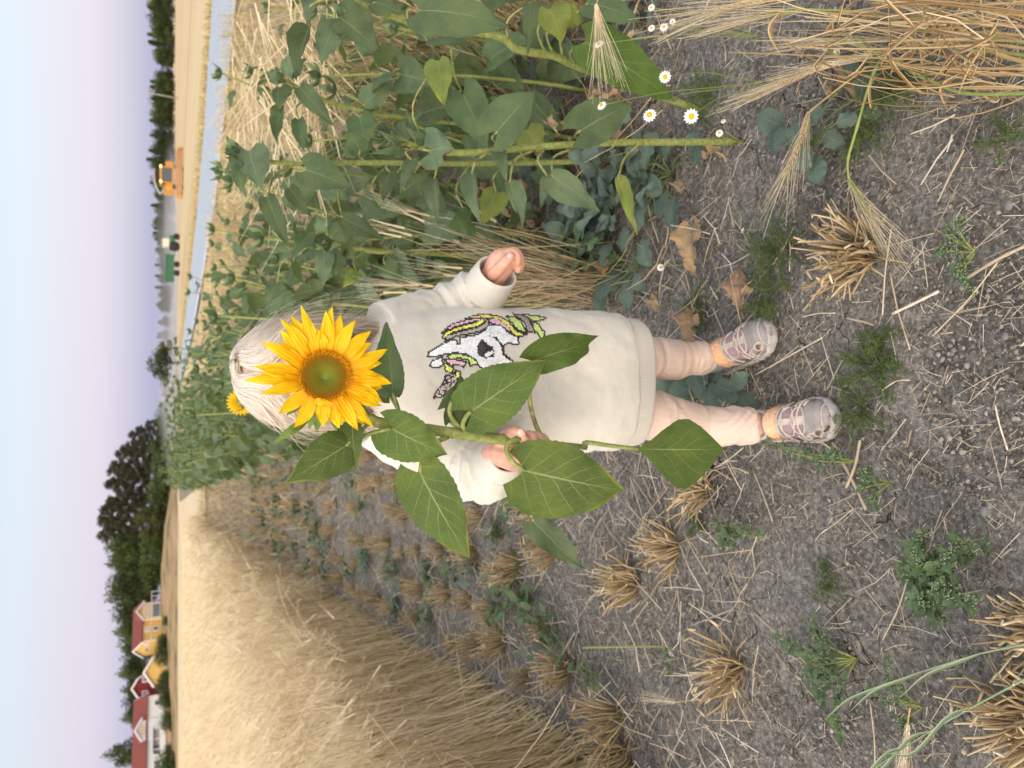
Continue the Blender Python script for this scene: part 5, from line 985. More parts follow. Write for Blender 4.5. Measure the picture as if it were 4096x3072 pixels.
mb = MB(); n = 1500; Yb = 6+24*rng.random(n); X_ = edge_barley(Yb)+(edge_sun(Yb)+.1-edge_barley(Yb))*rng.random(n); X_ = np.round((X_+.14*Yb)/.16)*.16-.14*Yb+rng.normal(size=n)*.03; b = np.stack([X_, Yb, 0*X_], 1); blades(mb, b, b+rng.normal(size=(n, 3))*.05+(0, 0, .11), .0016*Yb**.6, 3, 1, uvy=np.clip(.55+.25*rng.normal(size=n), 0, 1))
tag(mb.build('distant_stubble', M['stub'], smooth=False), 'rows of stubble fading into the distance', 'stubble', kind='stuff')
# ---------------------------------------------------------------- sunflower rows
def bud(mb, c, r, up=(0, 0, 1), n=26):
    up = unit(up); a0 = unit(np.cross(up, (.3, 1, .2))); b0 = np.cross(up, a0); sphere(mb, c, (r, r, r*.8), nu=12, nv=8, uv=(.5, 0, .3))
    for i in range(n):
        a = i*2.4; el = .25+1.2*(i/n); d = (a0*math.cos(a)+b0*math.sin(a))*math.cos(el)+up*math.sin(el); B = np.asarray(c)+d*r*.8; T = np.asarray(c)+d*r*1.1+(up*.9+d*.5*(1-i/n)-d*.25*i/n)*r*1.0
        leafgeo(mb, B, T, np.cross(d, up), r*.34, r*.34, prof=LANCE, arch=r*.15, serr=0, nu=6, nv=4, vid=i*.1, nrm=d)
def gen_plant(h, seed, flower=None, lod=0, nl=13):
    g_ = random.Random(seed); root = empty('sunflower_plant'); sm = MB(); lean = (g_.gauss(0, .05), g_.gauss(0, .05)); pth = lambda t: np.array([lean[0]*t*t*h*2, lean[1]*t*t*h*2, h*t])
    pts = np.array([pth(t) for t in np.linspace(0, 1, 9)]); tube(sm, pts, np.linspace(.0085, .0045, 9), 7 if not lod else 4); LV = []
    for i in range(nl):
        t = .16+.80*i/nl; a = i*2.4+g_.gauss(0, .3); c = pth(t); d = np.array([math.cos(a), math.sin(a), 0]); pl = .075*(1-.4*abs(t-.5)*2)+.02; sz = .185*math.sin(PI*min(1, .25+t*.72))**.6*g_.uniform(.75, 1.15)
        e = c+d*pl+(0, 0, pl*.45); dr = g_.uniform(-1.5, -.45) if t < .85 else g_.uniform(-.3, .7); T = e+(d*math.cos(dr)+np.array([0, 0, math.sin(dr)]))*sz; lb = MB()
        tube(lb, spline([c, c+d*pl*.5+(0, 0, pl*.4), e], 6), .0018 if not lod else .003, 5 if not lod else 3, uv=(.3, 0, .2)); latv = np.cross(d, (0, 0, 1))+np.array([0, 0, g_.gauss(0, .25)])
        leafgeo(lb, e, T, latv, sz*.40, sz*.40, sz*.16, arch=sz*.12, fold=g_.uniform(-.2, .35), wave=.006, twist=g_.gauss(0, .35), droop=sz*.1, nu=13 if not lod else 5, nv=8 if not lod else 4, vid=g_.random(), nrm=np.array([0, 0, 1.])+d*.3); LV.append(lb)
    top = pth(1.0); bb = MB()
    for i in range(6): a = i*1.05; d = np.array([math.cos(a), math.sin(a), 0]); leafgeo(bb, top, top+d*.045+(0, 0, .035+.02*(i % 2)), np.cross(d, (0, 0, 1)), .014, .014, prof=LANCE, fold=.4, arch=.006, nu=6, nv=4, vid=.3)
    bud(bb, top+(0, 0, .012), .013, n=14 if not lod else 5)
    mt = M['bleaf'] if seed % 3 else M['gleaf']
    if lod:
        for l in LV[1:]: LV[0].v += l.v; LV[0].q += [q+LV[0].n for q in l.q]; LV[0].t += [q+LV[0].n for q in l.t]; LV[0].uv += l.uv; LV[0].n += l.n
        LV = LV[:1]
    sm.build('stem', M['stem'], root)
    for l in LV: l.build('leaf' if not lod else 'foliage', mt, root)
    bb.build('flower_bud', M['gleaf'], root)
    if flower:
        fb = MB(); nd_ = unit(np.array(flower)); a0 = unit(np.cross(nd_, (0, 0, 1))); b0 = np.cross(nd_, a0); c = top+(0, 0, .03)
        for i in range(22): a = i*2*PI/22; d = a0*math.cos(a)+b0*math.sin(a); leafgeo(fb, c+d*.02, c+d*.065+nd_*.006*(i % 3), np.cross(nd_, d), .008, .008, prof=PETAL, serr=0, arch=.004, nu=6, nv=4, nrm=nd_)
        fb.build('flower_head', M['petal'], root); fb = MB(); sphere(fb, c, (.022, .022, .022), uv=(.4, 0, 0)); fb.build('flower_disc', M['disc'], root)
    reg(None); return root
near = [gen_plant(.80+.05*i, 10+i) for i in range(5)]; farp = [gen_plant(.98+.05*i, 30+i, lod=1, nl=15) for i in range(3)]
def put_plant(pr, x, y, sc, used_, lab, grp):
    o = pr if not used_ else copytree(pr); o.location = (x, y, 0); o.rotation_euler = (0, 0, random.random()*6.28); o.scale = (sc, sc, sc); tag(o, lab, 'sunflower plant', grp); return o
cnt_ = [0]*5; y = 2.25; rk = 0
while y < 9:
    rk += 1
    for rj, ro in enumerate((0.02, .38, .72, 1.08, 1.38)):
        x = edge_sun(y)+ro+random.gauss(0, .07); yy = y+random.gauss(0, .09)
        if random.random() < (.15 if ro < 1 else .3) or abs(x) > .62*yy+.3 or x > .225*yy+.12: continue
        i = random.randrange(5); put_plant(near[i], x, yy, random.uniform(.80, .97), cnt_[i] > 0, 'leafy sunflower plant, %s from the left in the %s row behind the child' % (nth(rj+1), nth(rk)), 'sunflower plants of the strip'); cnt_[i] += 1
    y += .42 if y < 6 else .5
cf = [0]*3; y = 9; rk = 0
while y < 32:
    rk += 1
    for rj, ro in enumerate((-.05, .35, .75, 1.15)):
        x = edge_sun(y)+ro+random.gauss(0, .08); i = random.randrange(3); put_plant(farp[i], x, y+random.gauss(0, .15), random.uniform(.92, 1.10), cf[i] > 0, 'distant sunflower plant, %s from the left in the %s far row of the strip' % (nth(rj+1), nth(rk)), 'distant sunflower plants'); cf[i] += 1
    y += .55 if y < 16 else .8
for i, (px_, yy) in enumerate([(1500,2.1),(1250,1.95),(1000,2.5),(700,2.3),(480,2.15),(300,2.6),(120,2.3),(880,1.95),(560,1.85),(200,1.75),(60,1.8),(380,2.9),(820,2.9),(1150,2.7),(30,2.6),(640,3.2)]):
    g_ = P(1500, px_, yy); j = i % 5; put_plant(near[j], g_[0], yy, random.uniform(.72, .88)*(1.0 if px_ > 600 else .85), cnt_[j] > 0, 'leafy young sunflower plant, %s counted among those crowded behind the tall ones' % nth(i+1), 'young sunflower plants'); cnt_[j] += 1
for i, (px_, yy, s_) in enumerate(((210,3.4,.80),(60,3.0,.72),(430,3.6,.84),(330,3.0,.74))):
    g_ = P(1100, px_, yy); j = (i+2) % 5; put_plant(near[j], g_[0], yy, s_, cnt_[j] > 0, ('scattered sunflower plant standing in the dry grass, %s from the right' % nth((2, 1, 4, 3)[i])), 'sunflower plants in the dry grass'); cnt_[j] += 1
for k_, (px_, yy, n_, lab_) in enumerate(((80, 2.7, 150, 'bright clump of dry barley arching over the grass at the right edge'), (260, 4.2, 130, 'second clump of dry barley arching before the road'))):
    g_ = P(1300, px_, yy); rt_ = empty('barley_clump', (g_[0], yy, 0), lab_, 'barley'); mb = MB(); b = np.array([g_[0], yy, 0])+rng.normal(size=(n_, 3))*np.array([.13, .13, 0]); t = b+np.stack([-.22+.16*rng.normal(size=n_), .12*rng.normal(size=n_), .55+.22*rng.random(n_)], 1)
    blades(mb, b, t, .0018, 3, 4, bend=np.stack([.03+0*b[:, 0], 0*b[:, 0], .05+0*b[:, 0]], 1), uvy=np.clip(.6+.25*rng.normal(size=n_), 0, 1)); tag(mb.build('stalks', M['dgrass'], rt_), kind='stuff'); mb = MB(); e_ = t+np.stack([-.10-.04*rng.random(n_), .03*rng.normal(size=n_), -.02+.05*rng.normal(size=n_)], 1); blades(mb, t, e_, .0035, 4, 2, uvy=np.clip(.75+.15*rng.normal(size=n_), 0, 1)); blades(mb, e_, e_+(e_-t)*.8+rng.normal(size=(n_, 3))*.02, .0012, 3, 1, uvy=.9*np.ones(n_)); tag(mb.build('ears', M['barley'], rt_), kind='stuff')
fl = gen_plant(.80, 77, flower=(-.1, -1, .1)); g_ = P(958, 1625, 3.4); fl.location = (g_[0], 3.4, 0); fl.scale = (g_[2]/.83,)*3; tag(fl, 'sunflower plant with a small yellow bloom just behind the child\'s head', 'sunflower plant')
fl2 = gen_plant(.9, 78, flower=(-.3, -1, .3)); g_ = P(775, 1758, 13.0); fl2.location = (g_[0], 13, 0); fl2.scale = (g_[2]/.93,)*3; tag(fl2, 'distant sunflower plant with a tiny orange bloom at the far end of the strip', 'sunflower plant')
def plant_px(label, stem, r0, r1, leaves, budpx=None, petY=None):
    b0 = P(*stem[0]); root = empty('sunflower_plant', (b0[0], b0[1], max(0, b0[2]-.005)), label, 'sunflower plant'); mb = MB(); pts = spline(ip(stem), 40); tube(mb, pts, np.linspace(r0, r1, 40)*(1+.02*np.sin(np.arange(40)*1.3)), 12); mb.build('stem', M['stem'], root)
    for lf in leaves:
        b, t, hu, hl = lf[:4]; kw = dict(lf[4]) if len(lf) > 4 else {}; mt = kw.pop('mat', 'bleaf'); pe = kw.pop('pe', None); kw.setdefault('lobe', .35*(hu+hl)/2); kw.setdefault('vid', random.random()); kw.setdefault('wave', .004); kw.setdefault('arch', .008)
        if pe is None:
            px_ = np.array([[*((np.array(p)-C0)@np.array([R_, U_, F_]).T)] for p in pts]); sx_ = 2048-px_[:, 1]/px_[:, 2]*FPX; sy_ = 1536-px_[:, 0]/px_[:, 2]*FPX; d2 = (sx_-b[0]-20)**2+(sy_-b[1])**2; i = int(d2.argmin()); q0 = pts[i]; q1 = P(*b); mid = (q0+q1)/2+(0, 0, .25*np.linalg.norm(q1-q0)); pe3 = spline([q0, mid, q1], 10)
        else: pe3 = spline(ip(list(pe)+[b]), 14)
        mbl = MB(); leafpx(mbl, b, t, hu, hl, **kw); o = mbl.build('leaf', M[mt], root); mp = MB(); tube(mp, pe3, np.linspace(.0026, .0019, len(pe3)), 7); mp.build('petiole', M['stem'] if r0 > .0075 and mt != 'bleaf' else M['petiole'], o)
    if budpx: mbb = MB(); bud(mbb, P(*budpx[:3]), budpx[3], up=unit(-R_*0+np.array([0, -.55, 1])), n=34); mbb.build('flower_bud', M['gleaf'], root)
    return root
A = 1.16
plant_px('nearest sunflower plant, thick pale stem and a green bud, right behind the child\'s free hand', [(2945,566,1.175),(2760,568,1.17),(2400,572,1.165),(2100,592,1.16),(1850,612,1.155),(1700,592,1.15),(1600,560,1.145),(1560,545,1.14)], .0075, .0045, [
 ((1989,526,1.10),(2142,362,1.06),98,88,dict(lobe=70)), ((2323,522,1.11),(2530,414,1.08),95,92,dict(lobe=60)), ((1738,716,1.12),(1756,902,1.10),16,48,dict(mat='gleaf',fold=.5,pe=[(1810,600,1.155),(1762,630,1.13)])),
 ((1888,694,1.13),(1928,900,1.11),14,52,dict(mat='gleaf',fold=.5,twist=.4,pe=[(1968,600,1.155),(1905,645,1.14)])), ((1725,604,1.09),(1816,592,1.06),88,80,dict(mat='gleaf',lobe=50,wave=.007)),
 ((2038,730,1.13),(2090,915,1.11),45,28,dict(mat='gleaf',fold=.4,twist=-.4,pe=[(2138,600,1.16),(2060,640,1.14)])), ((2012,612,1.15),(2030,728,1.13),14,52,dict(mat='gleaf',fold=.5)), ((2210,706,1.12),(2398,846,1.09),48,78,dict(mat='gleaf',fold=.25,pe=[(2300,592,1.165),(2215,630,1.15)])),
 ((2188,702,1.13),(2160,830,1.13),30,22,dict(mat='gleaf')), ((2472,716,1.12),(2550,940,1.09),36,22,dict(mat='yleaf',fold=.4,twist=.5,pe=[(2578,558,1.17),(2500,630,1.15)])),
 ((1645,640,1.11),(1600,775,1.08),34,24,dict(mat='gleaf',fold=.3)), ((1612,612,1.10),(1488,612,1.07),22,26,dict(mat='gleaf',fold=.3)), ((1660,560,1.15),(1625,440,1.13),26,24,dict(mat='gleaf',fold=.5)), ((1600,575,1.09),(1500,520,1.06),16,16,dict(mat='gleaf',fold=.5,lobe=0)), ((1700,570,1.14),(1620,505,1.12),30,22,dict(mat='gleaf'))], (1552,544,1.115,.0135))
plant_px('curving sunflower plant at the top right corner with the largest dark leaf', [(2800,437,1.275),(2690,402,1.27),(2323,271,1.24),(2215,224,1.22),(2070,199,1.20),(1990,145,1.19),(1683,98,1.17),(1600,72,1.16),(1443,22,1.14),(1330,-25,1.13)], .0078, .006, [
 ((1681,42,1.10),(2048,110,1.03),85,112,dict(lobe=55,arch=.014,pe=[(1690,100,1.165),(1640,85,1.14),(1632,40,1.12)])), ((2352,12,1.14),(2567,88,1.10),52,66,dict(lobe=30)), ((2345,170,1.15),(2700,405,1.14),110,100,dict(mat='dleaf',lobe=50)),
 ((1362,72,1.12),(1520,208,1.09),92,58,dict(lobe=40,wave=.007)), ((1238,108,1.13),(1184,322,1.12),16,62,dict(fold=.5)), ((1340,100,1.14),(1286,262,1.13),52,62,dict(mat='gleaf')), ((2122,10,1.12),(2112,222,1.10),34,32,dict(lobe=12)),
 ((2198,38,1.16),(2246,170,1.16),78,62,dict(mat='yleaf')), ((2230,60,1.17),(2340,80,1.16),50,60,dict(mat='yleaf')), ((1500,10,1.12),(1605,60,1.10),60,50,dict(mat='bleaf')), ((1372,62,1.12),(1325,5,1.11),22,22,dict(mat='gleaf')), ((1250,-10,1.14),(1230,110,1.13),30,30,dict(mat='gleaf'))])
B_ = 1.62
plant_px('tall sunflower plant behind the nearest one, heart-shaped leaf at mid-stem', [(2420,640,1.67),(2200,650,1.66),(1800,655,1.64),(1477,651,1.62),(1312,655,1.61),(1203,657,1.60),(1069,645,1.60),(985,610,1.60)], .0070, .0045, [
 ((1226,680,1.55),(1404,748,1.52),78,68,dict(lobe=40)), ((1069,790,1.56),(1158,992,1.54),42,40,dict(fold=.35,pe=[(1152,665,1.60),(1095,710,1.58)])), ((1160,752,1.57),(1245,868,1.55),30,34,dict(fold=.2)), ((998,606,1.56),(1048,755,1.54),80,62,dict(mat='gleaf',lobe=30)),
 ((1371,872,1.58),(1538,958,1.56),36,46,dict(fold=.2,pe=[(1352,700,1.61),(1355,800,1.60)])), ((1560,690,1.60),(1530,800,1.59),42,38,dict()), ((1520,830,1.60),(1445,880,1.59),46,40,dict(mat='gleaf')), ((1690,780,1.62),(1790,850,1.60),60,50,dict()), ((1880,880,1.62),(1790,910,1.60),60,55,dict()), ((1620,760,1.6),(1720,690,1.58),44,48,dict()),
 ((945,600,1.57),(905,545,1.56),20,22,dict(mat='gleaf')), ((960,640,1.56),(900,690,1.55),24,24,dict(mat='gleaf')), ((950,660,1.58),(985,790,1.56),30,34,dict()), ((1440,600,1.6),(1395,520,1.59),46,44,dict()), ((1850,372,1.5),(1950,590,1.45),82,92,dict(lobe=60,pe=[(1805,200,1.3),(1820,300,1.42)])), ((1752,244,1.5),(1777,424,1.48),52,62,dict(mat='yleaf')), ((2110,520,1.58),(2160,610,1.56),60,70,dict(mat='yleaf')), ((1985,770,1.63),(1930,900,1.62),60,52,dict(mat='yleaf'))], (955,612,1.58,.014))
plant_px('sunflower plant with drooping folded leaves at the upper right, before the dry grass', [(2330,560,1.85),(2000,510,1.84),(1600,470,1.82),(1392,430,1.80),(1277,391,1.79),(1190,350,1.78),(1130,318,1.78)], .0068, .0045, [
 ((1197,348,1.74),(1336,506,1.72),42,36,dict(lobe=10)), ((1121,430,1.74),(1108,582,1.72),26,34,dict(fold=.4)), ((1196,478,1.75),(1218,610,1.74),30,34,dict(fold=.2)), ((1116,350,1.74),(1116,448,1.73),55,24,dict()), ((1165,300,1.75),(1225,235,1.74),36,30,dict()), ((1115,320,1.74),(1062,290,1.74),26,26,dict(mat='gleaf')), ((1150,300,1.74),(1170,200,1.72),30,28,dict(mat='gleaf')),
 ((1460,410,1.80),(1590,330,1.78),52,48,dict(mat='gleaf')), ((1440,470,1.78),(1470,590,1.76),56,60,dict(lobe=30)), ((1580,520,1.8),(1640,590,1.78),50,50,dict(mat='gleaf'))], (1118,310,1.77,.013))
plant_px('slender sunflower plant between the child\'s head and the tall plants', [(2270,1050,1.95),(2000,1030,1.93),(1650,1009,1.92),(1493,1005,1.91),(1371,978,1.90),(1300,960,1.9)], .0085, .005, [
 ((1360,1000,1.86),(1345,1110,1.84),36,34,dict()), ((1240,930,1.86),(1160,1045,1.84),34,30,dict(fold=.3)), ((1300,1010,1.86),(1290,1150,1.84),44,36,dict(mat='gleaf')), ((1430,1090,1.87),(1370,1150,1.85),30,30,dict(mat='yleaf')), ((1330,940,1.87),(1400,880,1.85),36,36,dict()), ((1540,1060,1.9),(1610,1120,1.88),40,44,dict()), ((1290,930,1.87),(1270,860,1.86),26,26,dict(mat='gleaf')), ((1260,975,1.88),(1180,960,1.87),26,22,dict(mat='gleaf')), ((1110,1130,1.9),(1070,1220,1.9),36,34,dict()), ((1430,950,1.9),(1500,900,1.89),34,30,dict(mat='gleaf'))], (1292,958,1.88,.011))
UW = [MB(), MB(), MB()]
for i in range(110):
    y = 1.45+random.random()**1.2*4.2; x = edge_sun(y)+.02+random.random()*1.25
    if abs(x) > .6*y+.1 or (y < 1.55 and x < .5): continue
    kind = i % 3; mb = UW[kind]
    for _ in range(30):
        a = random.random()*6.28; d = unit(np.array([math.cos(a), math.sin(a), random.uniform(-.1, 1.0)])); c = np.array([x+random.gauss(0, .055), y+random.gauss(0, .055), .005+.09*random.random()]); s_ = random.uniform(.03, .075)*(1 if kind else .7)
        leafgeo(mb, c, c+d*s_, np.cross(d, (0, 0, 1)), s_*.36, s_*.36, s_*.1, fold=.2, arch=s_*.12, wave=.003, serr=.02, nu=8, nv=6, vid=random.random(), nrm=np.array([0, 0, 1.]))
for mb, k_, l_, c_ in zip(UW, ('dry', 'cab', 'weed'), ('dead curled leaves heaped under the sunflower plants', 'blue-green ground weeds under the sunflower plants', 'green ground weeds under the sunflower plants'), ('dead leaves', 'weeds', 'weeds')): tag(mb.build(('dead_leaves', 'weed_cover', 'green_weed_cover')[('dry', 'cab', 'weed').index(k_)], M[k_]), l_, c_, kind='stuff')
mb = MB(); n = 1300; Yb = 1.35+4.5*rng.random(n)**1.3; X_ = edge_sun(Yb)-.05+1.3*rng.random(n); a = rng.random(n)*PI; ln_ = .04+.16*rng.random(n)**2; b = np.stack([X_, Yb, .005+.03*rng.random(n)], 1); t = b+np.stack([np.cos(a)*ln_, np.sin(a)*ln_, ln_*.7*rng.random(n)**2], 1)
blades(mb, b, t, .0012, 4, 3, bend=rng.normal(size=(n, 3))*.01, uvy=np.clip(.45+.3*rng.normal(size=n), 0, 1)); tag(mb.build('straw_layer', M['straw'], smooth=False), 'tangled dry straw lying under the sunflower plants', 'straw', kind='stuff')
# ---------------------------------------------------------------- barley stalks at the near right
def ygr(x): return H/math.tan(PITCH+math.atan((x-2048)/FPX))
def cl(p): return [(q[0], q[1], min(q[2], ygr(max(q[0], 2300))*.955-.010)) for q in p]
def ear(root, pts, Ln, mat, matA, r=.0023, awn=.11, spread=.16, n=13, bias=(0, 0, 0), nf=3):
    p = spline(ip(pts), n+1); T, A_, B2 = frames(p); mb = MB(); ab = MB(); bs = []; ts = []
    for i in range(n):
        for s in range(nf):
            a = s*2*PI/nf+(i % 2)*.6; o_ = A_[i]*math.cos(a)+B2[i]*math.sin(a); tp = 1-.45*abs(i/n-.35); ax = unit(T[i]+o_*.30); cc = p[i]+o_*r*.9*tp+ax*.003; M3 = np.stack([o_, np.cross(ax, o_), ax], 1)
            sphere(mb, cc, (r*.62*tp, r*.80*tp, r*2.3), M=M3, nu=7, nv=6, uv=(.9, .45+.4*random.random(), 0)); bs.append(cc+ax*r*2.0); ts.append(cc+unit(T[min(n, i+2)]+o_*spread*(1+random.gauss(0, .3))+np.array(bias)+rng.normal(size=3)*.045)*awn*random.uniform(.8, 1.1))
    tube(mb, p, r*.5, 5, uv=(.9, .3, 0)); e = mb.build('ear', mat, root); blades(ab, bs, ts, .00042, 4, 3, bend=rng.normal(size=(len(bs), 3))*.002); ab.build('awns', matA, e)
def stalk(label, stem, r, earpts=None, mat='barley', matA='awn', leaves=(), **k):
    stem = cl(stem); earpts = cl(earpts) if earpts else None; leaves = [cl(l) for l in leaves]; b0 = P(*stem[0]); root = empty('barley_stalk', b0, label, 'barley', 'barley stalks leaning in from the right edge'); mb = MB(); p = spline(ip(stem), 26); rr = np.linspace(r*1.15, r*.8, 26); rr[::6] *= 1.35; tube(mb, p, rr, 8, uv=(.8, .5, .3)); mb.build('stem', M['straw' if mat != 'gear' else 'gear'], root)
    if earpts: ear(root, earpts, 0, M[mat], M[matA], **k)
    for lv in leaves: mb = MB(); q = spline(ip(lv), 14); ribbon(mb, q, .0035*np.sin(np.linspace(.35, PI*.97, 14)), unit(C0-q[5]), uv=.5); mb.build('leaf_blade', M['straw'], root)
    return root
stalk('barley ear hanging awns-down in front of the dark leaf at the right edge', [(2440,-60,.98),(2400,-20,.975),(2385,20,.97)], .0014, [(2385,20,.97),(2392,62,.968),(2396,95,.966)], awn=.118, spread=.20, n=9, nf=4, bias=(0, 0, 0))
stalk('pale barley ear with long straight awns, uppermost of the leaning group', [(4140,70,.84),(3700,10,.86),(3300,-5,.88),(3060,5,.90)], .0019, [(3060,5,.90),(2960,20,.91),(2850,50,.92)], awn=.135, spread=.14, n=15, leaves=[[(3420,5,.87),(3340,80,.87),(3290,150,.88)],[(3130,40,.88),(3080,120,.89),(3130,230,.90)]])
stalk('green-yellow barley ear, second of the leaning group', [(4140,175,.80),(3700,120,.83),(3480,52,.85),(3213,37,.88)], .0019, [(3213,37,.88),(3100,55,.89),(2990,78,.90)], mat='gear', awn=.125, spread=.10, n=15, leaves=[[(3480,60,.85),(3380,110,.86),(3290,150,.87)]])
stalk('thin barley ear in a green-white sheath below the leaning group', [(4140,225,.80),(3850,195,.82),(3660,172,.84),(3530,160,.85)], .0020, [(3530,160,.85),(3420,163,.855),(3300,170,.86)], mat='gear', awn=.13, spread=.07, n=14)
stalk('long pale barley stalk with a narrow ear pointing left over the soil', [(4140,150,.78),(3900,130,.80),(3680,172,.82),(3500,212,.84)], .0020, [(3500,212,.84),(3300,262,.86),(3090,350,.875)], mat='barley', awn=.13, spread=.05, n=24, leaves=[[(3700,170,.82),(3600,240,.83),(3560,300,.83)]])
stalk('barley ear with green-white husks slanting across the middle stalks', [(4140,372,.76),(3857,372,.78),(3700,312,.80)], .0024, [(3700,312,.80),(3570,240,.81),(3425,176,.82)], mat='gear', awn=.03, spread=.10, n=18)
stalk('golden barley ear hanging down over the grey-green leaves', [(4140,275,.82),(3800,272,.84),(3495,266,.86),(3440,290,.87),(3330,372,.88),(3232,452,.89)], .0018, [(3232,452,.89),(3200,560,.885),(3140,705,.88)], mat='stub', awn=.10, spread=.22, n=14, bias=(-.1, 0, 0))
stalk('green barley ear hanging furthest down, awns over the big stubble tuft', [(3560,200,.92),(3495,290,.915),(3425,520,.91),(3392,640,.905),(3395,720,.90)], .0022, [(3395,720,.90),(3440,800,.895),(3500,890,.89)], mat='gear', awn=.115, spread=.15, n=15)
stalk('empty straw crossing the leaning barley at the right edge', [(4140,260,.74),(3960,200,.76),(3740,55,.78),(3500,20,.8)], .0026, leaves=[[(3960,200,.76),(3800,290,.77),(3700,300,.78)],[(3740,60,.78),(3690,190,.79),(3715,390,.80)]])
stalk('thick jointed straw lying lowest across the barley stalks', [(4140,350,.74),(3900,352,.76),(3840,350,.77)], .0024, leaves=[[(4000,350,.75),(3850,300,.76),(3800,220,.77)],[(3900,355,.76),(3980,400,.76),(3990,385,.76)]])
for i, (a, b_) in enumerate((((4140,15,.75),(3500,-30,.84)), ((4140,110,.77),(3560,110,.83)), ((4140,40,.78),(3640,70,.82)), ((4140,200,.72),(3760,190,.76)), ((4140,300,.8),(3560,245,.86)))):
    mid = [(a[j]+b_[j])/2+(0, 18*(-1)**i, 0)[j] for j in range(3)]; stalk(nth(i+1)+' bare broken straw among the leaning barley, counted from the frame corner', [a, mid, b_], .0019, leaves=[[tuple(mid), (mid[0]-80, mid[1]+60, mid[2]), (mid[0]-60, mid[1]+150, mid[2])]])
q = random.Random(11); mb = MB(); bs, ts = [], []
for i in range(95):
    x0 = 4200-q.random()*500; y0 = q.uniform(-120, 400)*(1 if i % 3 else .6); l_ = q.uniform(200, 900); an = q.gauss(.05, .22); x1 = x0-l_*math.cos(an); y1 = y0-l_*math.sin(an)*.6-30
    Y0, Y1 = ygr(x0)*q.uniform(.80, .97), ygr(max(x1, 2900))*q.uniform(.72, .95); bs.append(P(x0, y0, Y0)); ts.append(P(x1, y1, Y1))
blades(mb, bs, ts, np.array([q.choice([.0005, .0008, .0011, .0016]) for _ in bs]), 5, 4, bend=rng.normal(size=(len(bs), 3))*.012, uvy=np.clip(.5+.28*rng.normal(size=len(bs)), 0, 1))
for i in range(44):
    c = bs[i]+(ts[i]-bs[i])*q.random(); d = unit(rng.normal(size=3)*np.array([1, 1, .5])); pp = spline([c, c+d*.03+rng.normal(size=3)*.01, c+d*.06+rng.normal(size=3)*.02, c+d*.085+(0, 0, -.01)], 9); ribbon(mb, pp, .0020*np.sin(np.linspace(.3, PI*.97, 9)), unit(rng.normal(size=3)+(C0-c)), uv=.5)
tag(mb.build('straw_tangle', M['straw']), 'tangle of dry barley straws and withered blades at the right edge', 'straw', kind='stuff')
# dry barley clump behind the free hand
root = empty('barley_clump', G(2440, 1130), 'clump of dry golden barley stalks behind the child\'s free hand', 'barley'); mb = MB(); n = 85; g_ = G(2440, 1130); b = g_+np.stack([rng.normal(size=n)*.035, rng.normal(size=n)*.035, 0*np.arange(n)], 1)
tx_ = np.array([P(1600+500*rng.random(), 860+400*rng.random(), 1.72+.12*rng.random()) for _ in range(n)]); blades(mb, b, tx_, .0014, 4, 4, bend=rng.normal(size=(n, 3))*.02, uvy=np.clip(.4+.3*rng.normal(size=n), 0, .9)); tag(mb.build('stalks', M['stub'], root), kind='stuff')
mb = MB(); i = rng.integers(0, n, 26); d = tx_[i]-b[i]; d /= np.linalg.norm(d, axis=1)[:, None]; blades(mb, tx_[i], tx_[i]+d*.06, .0034, 5, 2, uvy=.8*np.ones(26)); 
for _ in range(5): blades(mb, tx_[i]+d*.03, tx_[i]+d*.15+rng.normal(size=(26, 3))*.016, .0005, 3, 1, uvy=.9*np.ones(26))
tag(mb.build('ears', M['barley'], root), kind='stuff')
# ---------------------------------------------------------------- mayweed, chamomile, goosefoot, rape, withered leaves
def feathery(label, x, y, r, h, n, name='mayweed_plant', seed=0):
    g_ = G(x, y); mb = MB(); q = np.random.default_rng(seed+5); n = int(n*.36); bs, ts, b2, t2 = [], [], [], []
    for i in range(n):
        a = q.random()*6.28; l = r*(.35+.75*q.random()); e = g_+np.array([math.cos(a)*l, math.sin(a)*l, h*(.25+.85*q.random())*(1-.5*l/r)]); s0 = g_+np.array([math.cos(a)*l*.15, math.sin(a)*l*.15, 0]); m_ = (s0+e)/2+(0, 0, h*.25)
        p = spline([s0, m_, e], 14); tube(mb, p, .0006, 3, uv=(.6, .35, 0), cap=False)
        for j in range(2, 14):
            d = unit(p[j]-p[j-1])
            for s in (-1, 1, 1):
                dd = unit(np.cross(d, q.normal(size=3))*.9+d*.6); ll = .014*(1-.4*j/14)*(.6+.7*q.random()); bs.append(p[j]); ts.append(p[j]+dd*ll); mm_ = p[j]+dd*ll*.5; dd2 = unit(dd+q.normal(size=3)*.6); b2.append(mm_); t2.append(mm_+dd2*ll*.55)
    blades(mb, np.array(bs), np.array(ts), .00042, 3, 1, uvy=np.clip(.5+.25*q.normal(size=len(bs)), 0, 1)); blades(mb, np.array(b2), np.array(t2), .00036, 3, 1, uvy=np.clip(.6+.25*q.normal(size=len(b2)), 0, 1))
    o = mb.build(name, M['feather'], smooth=False); return tag(o, label, 'weed')
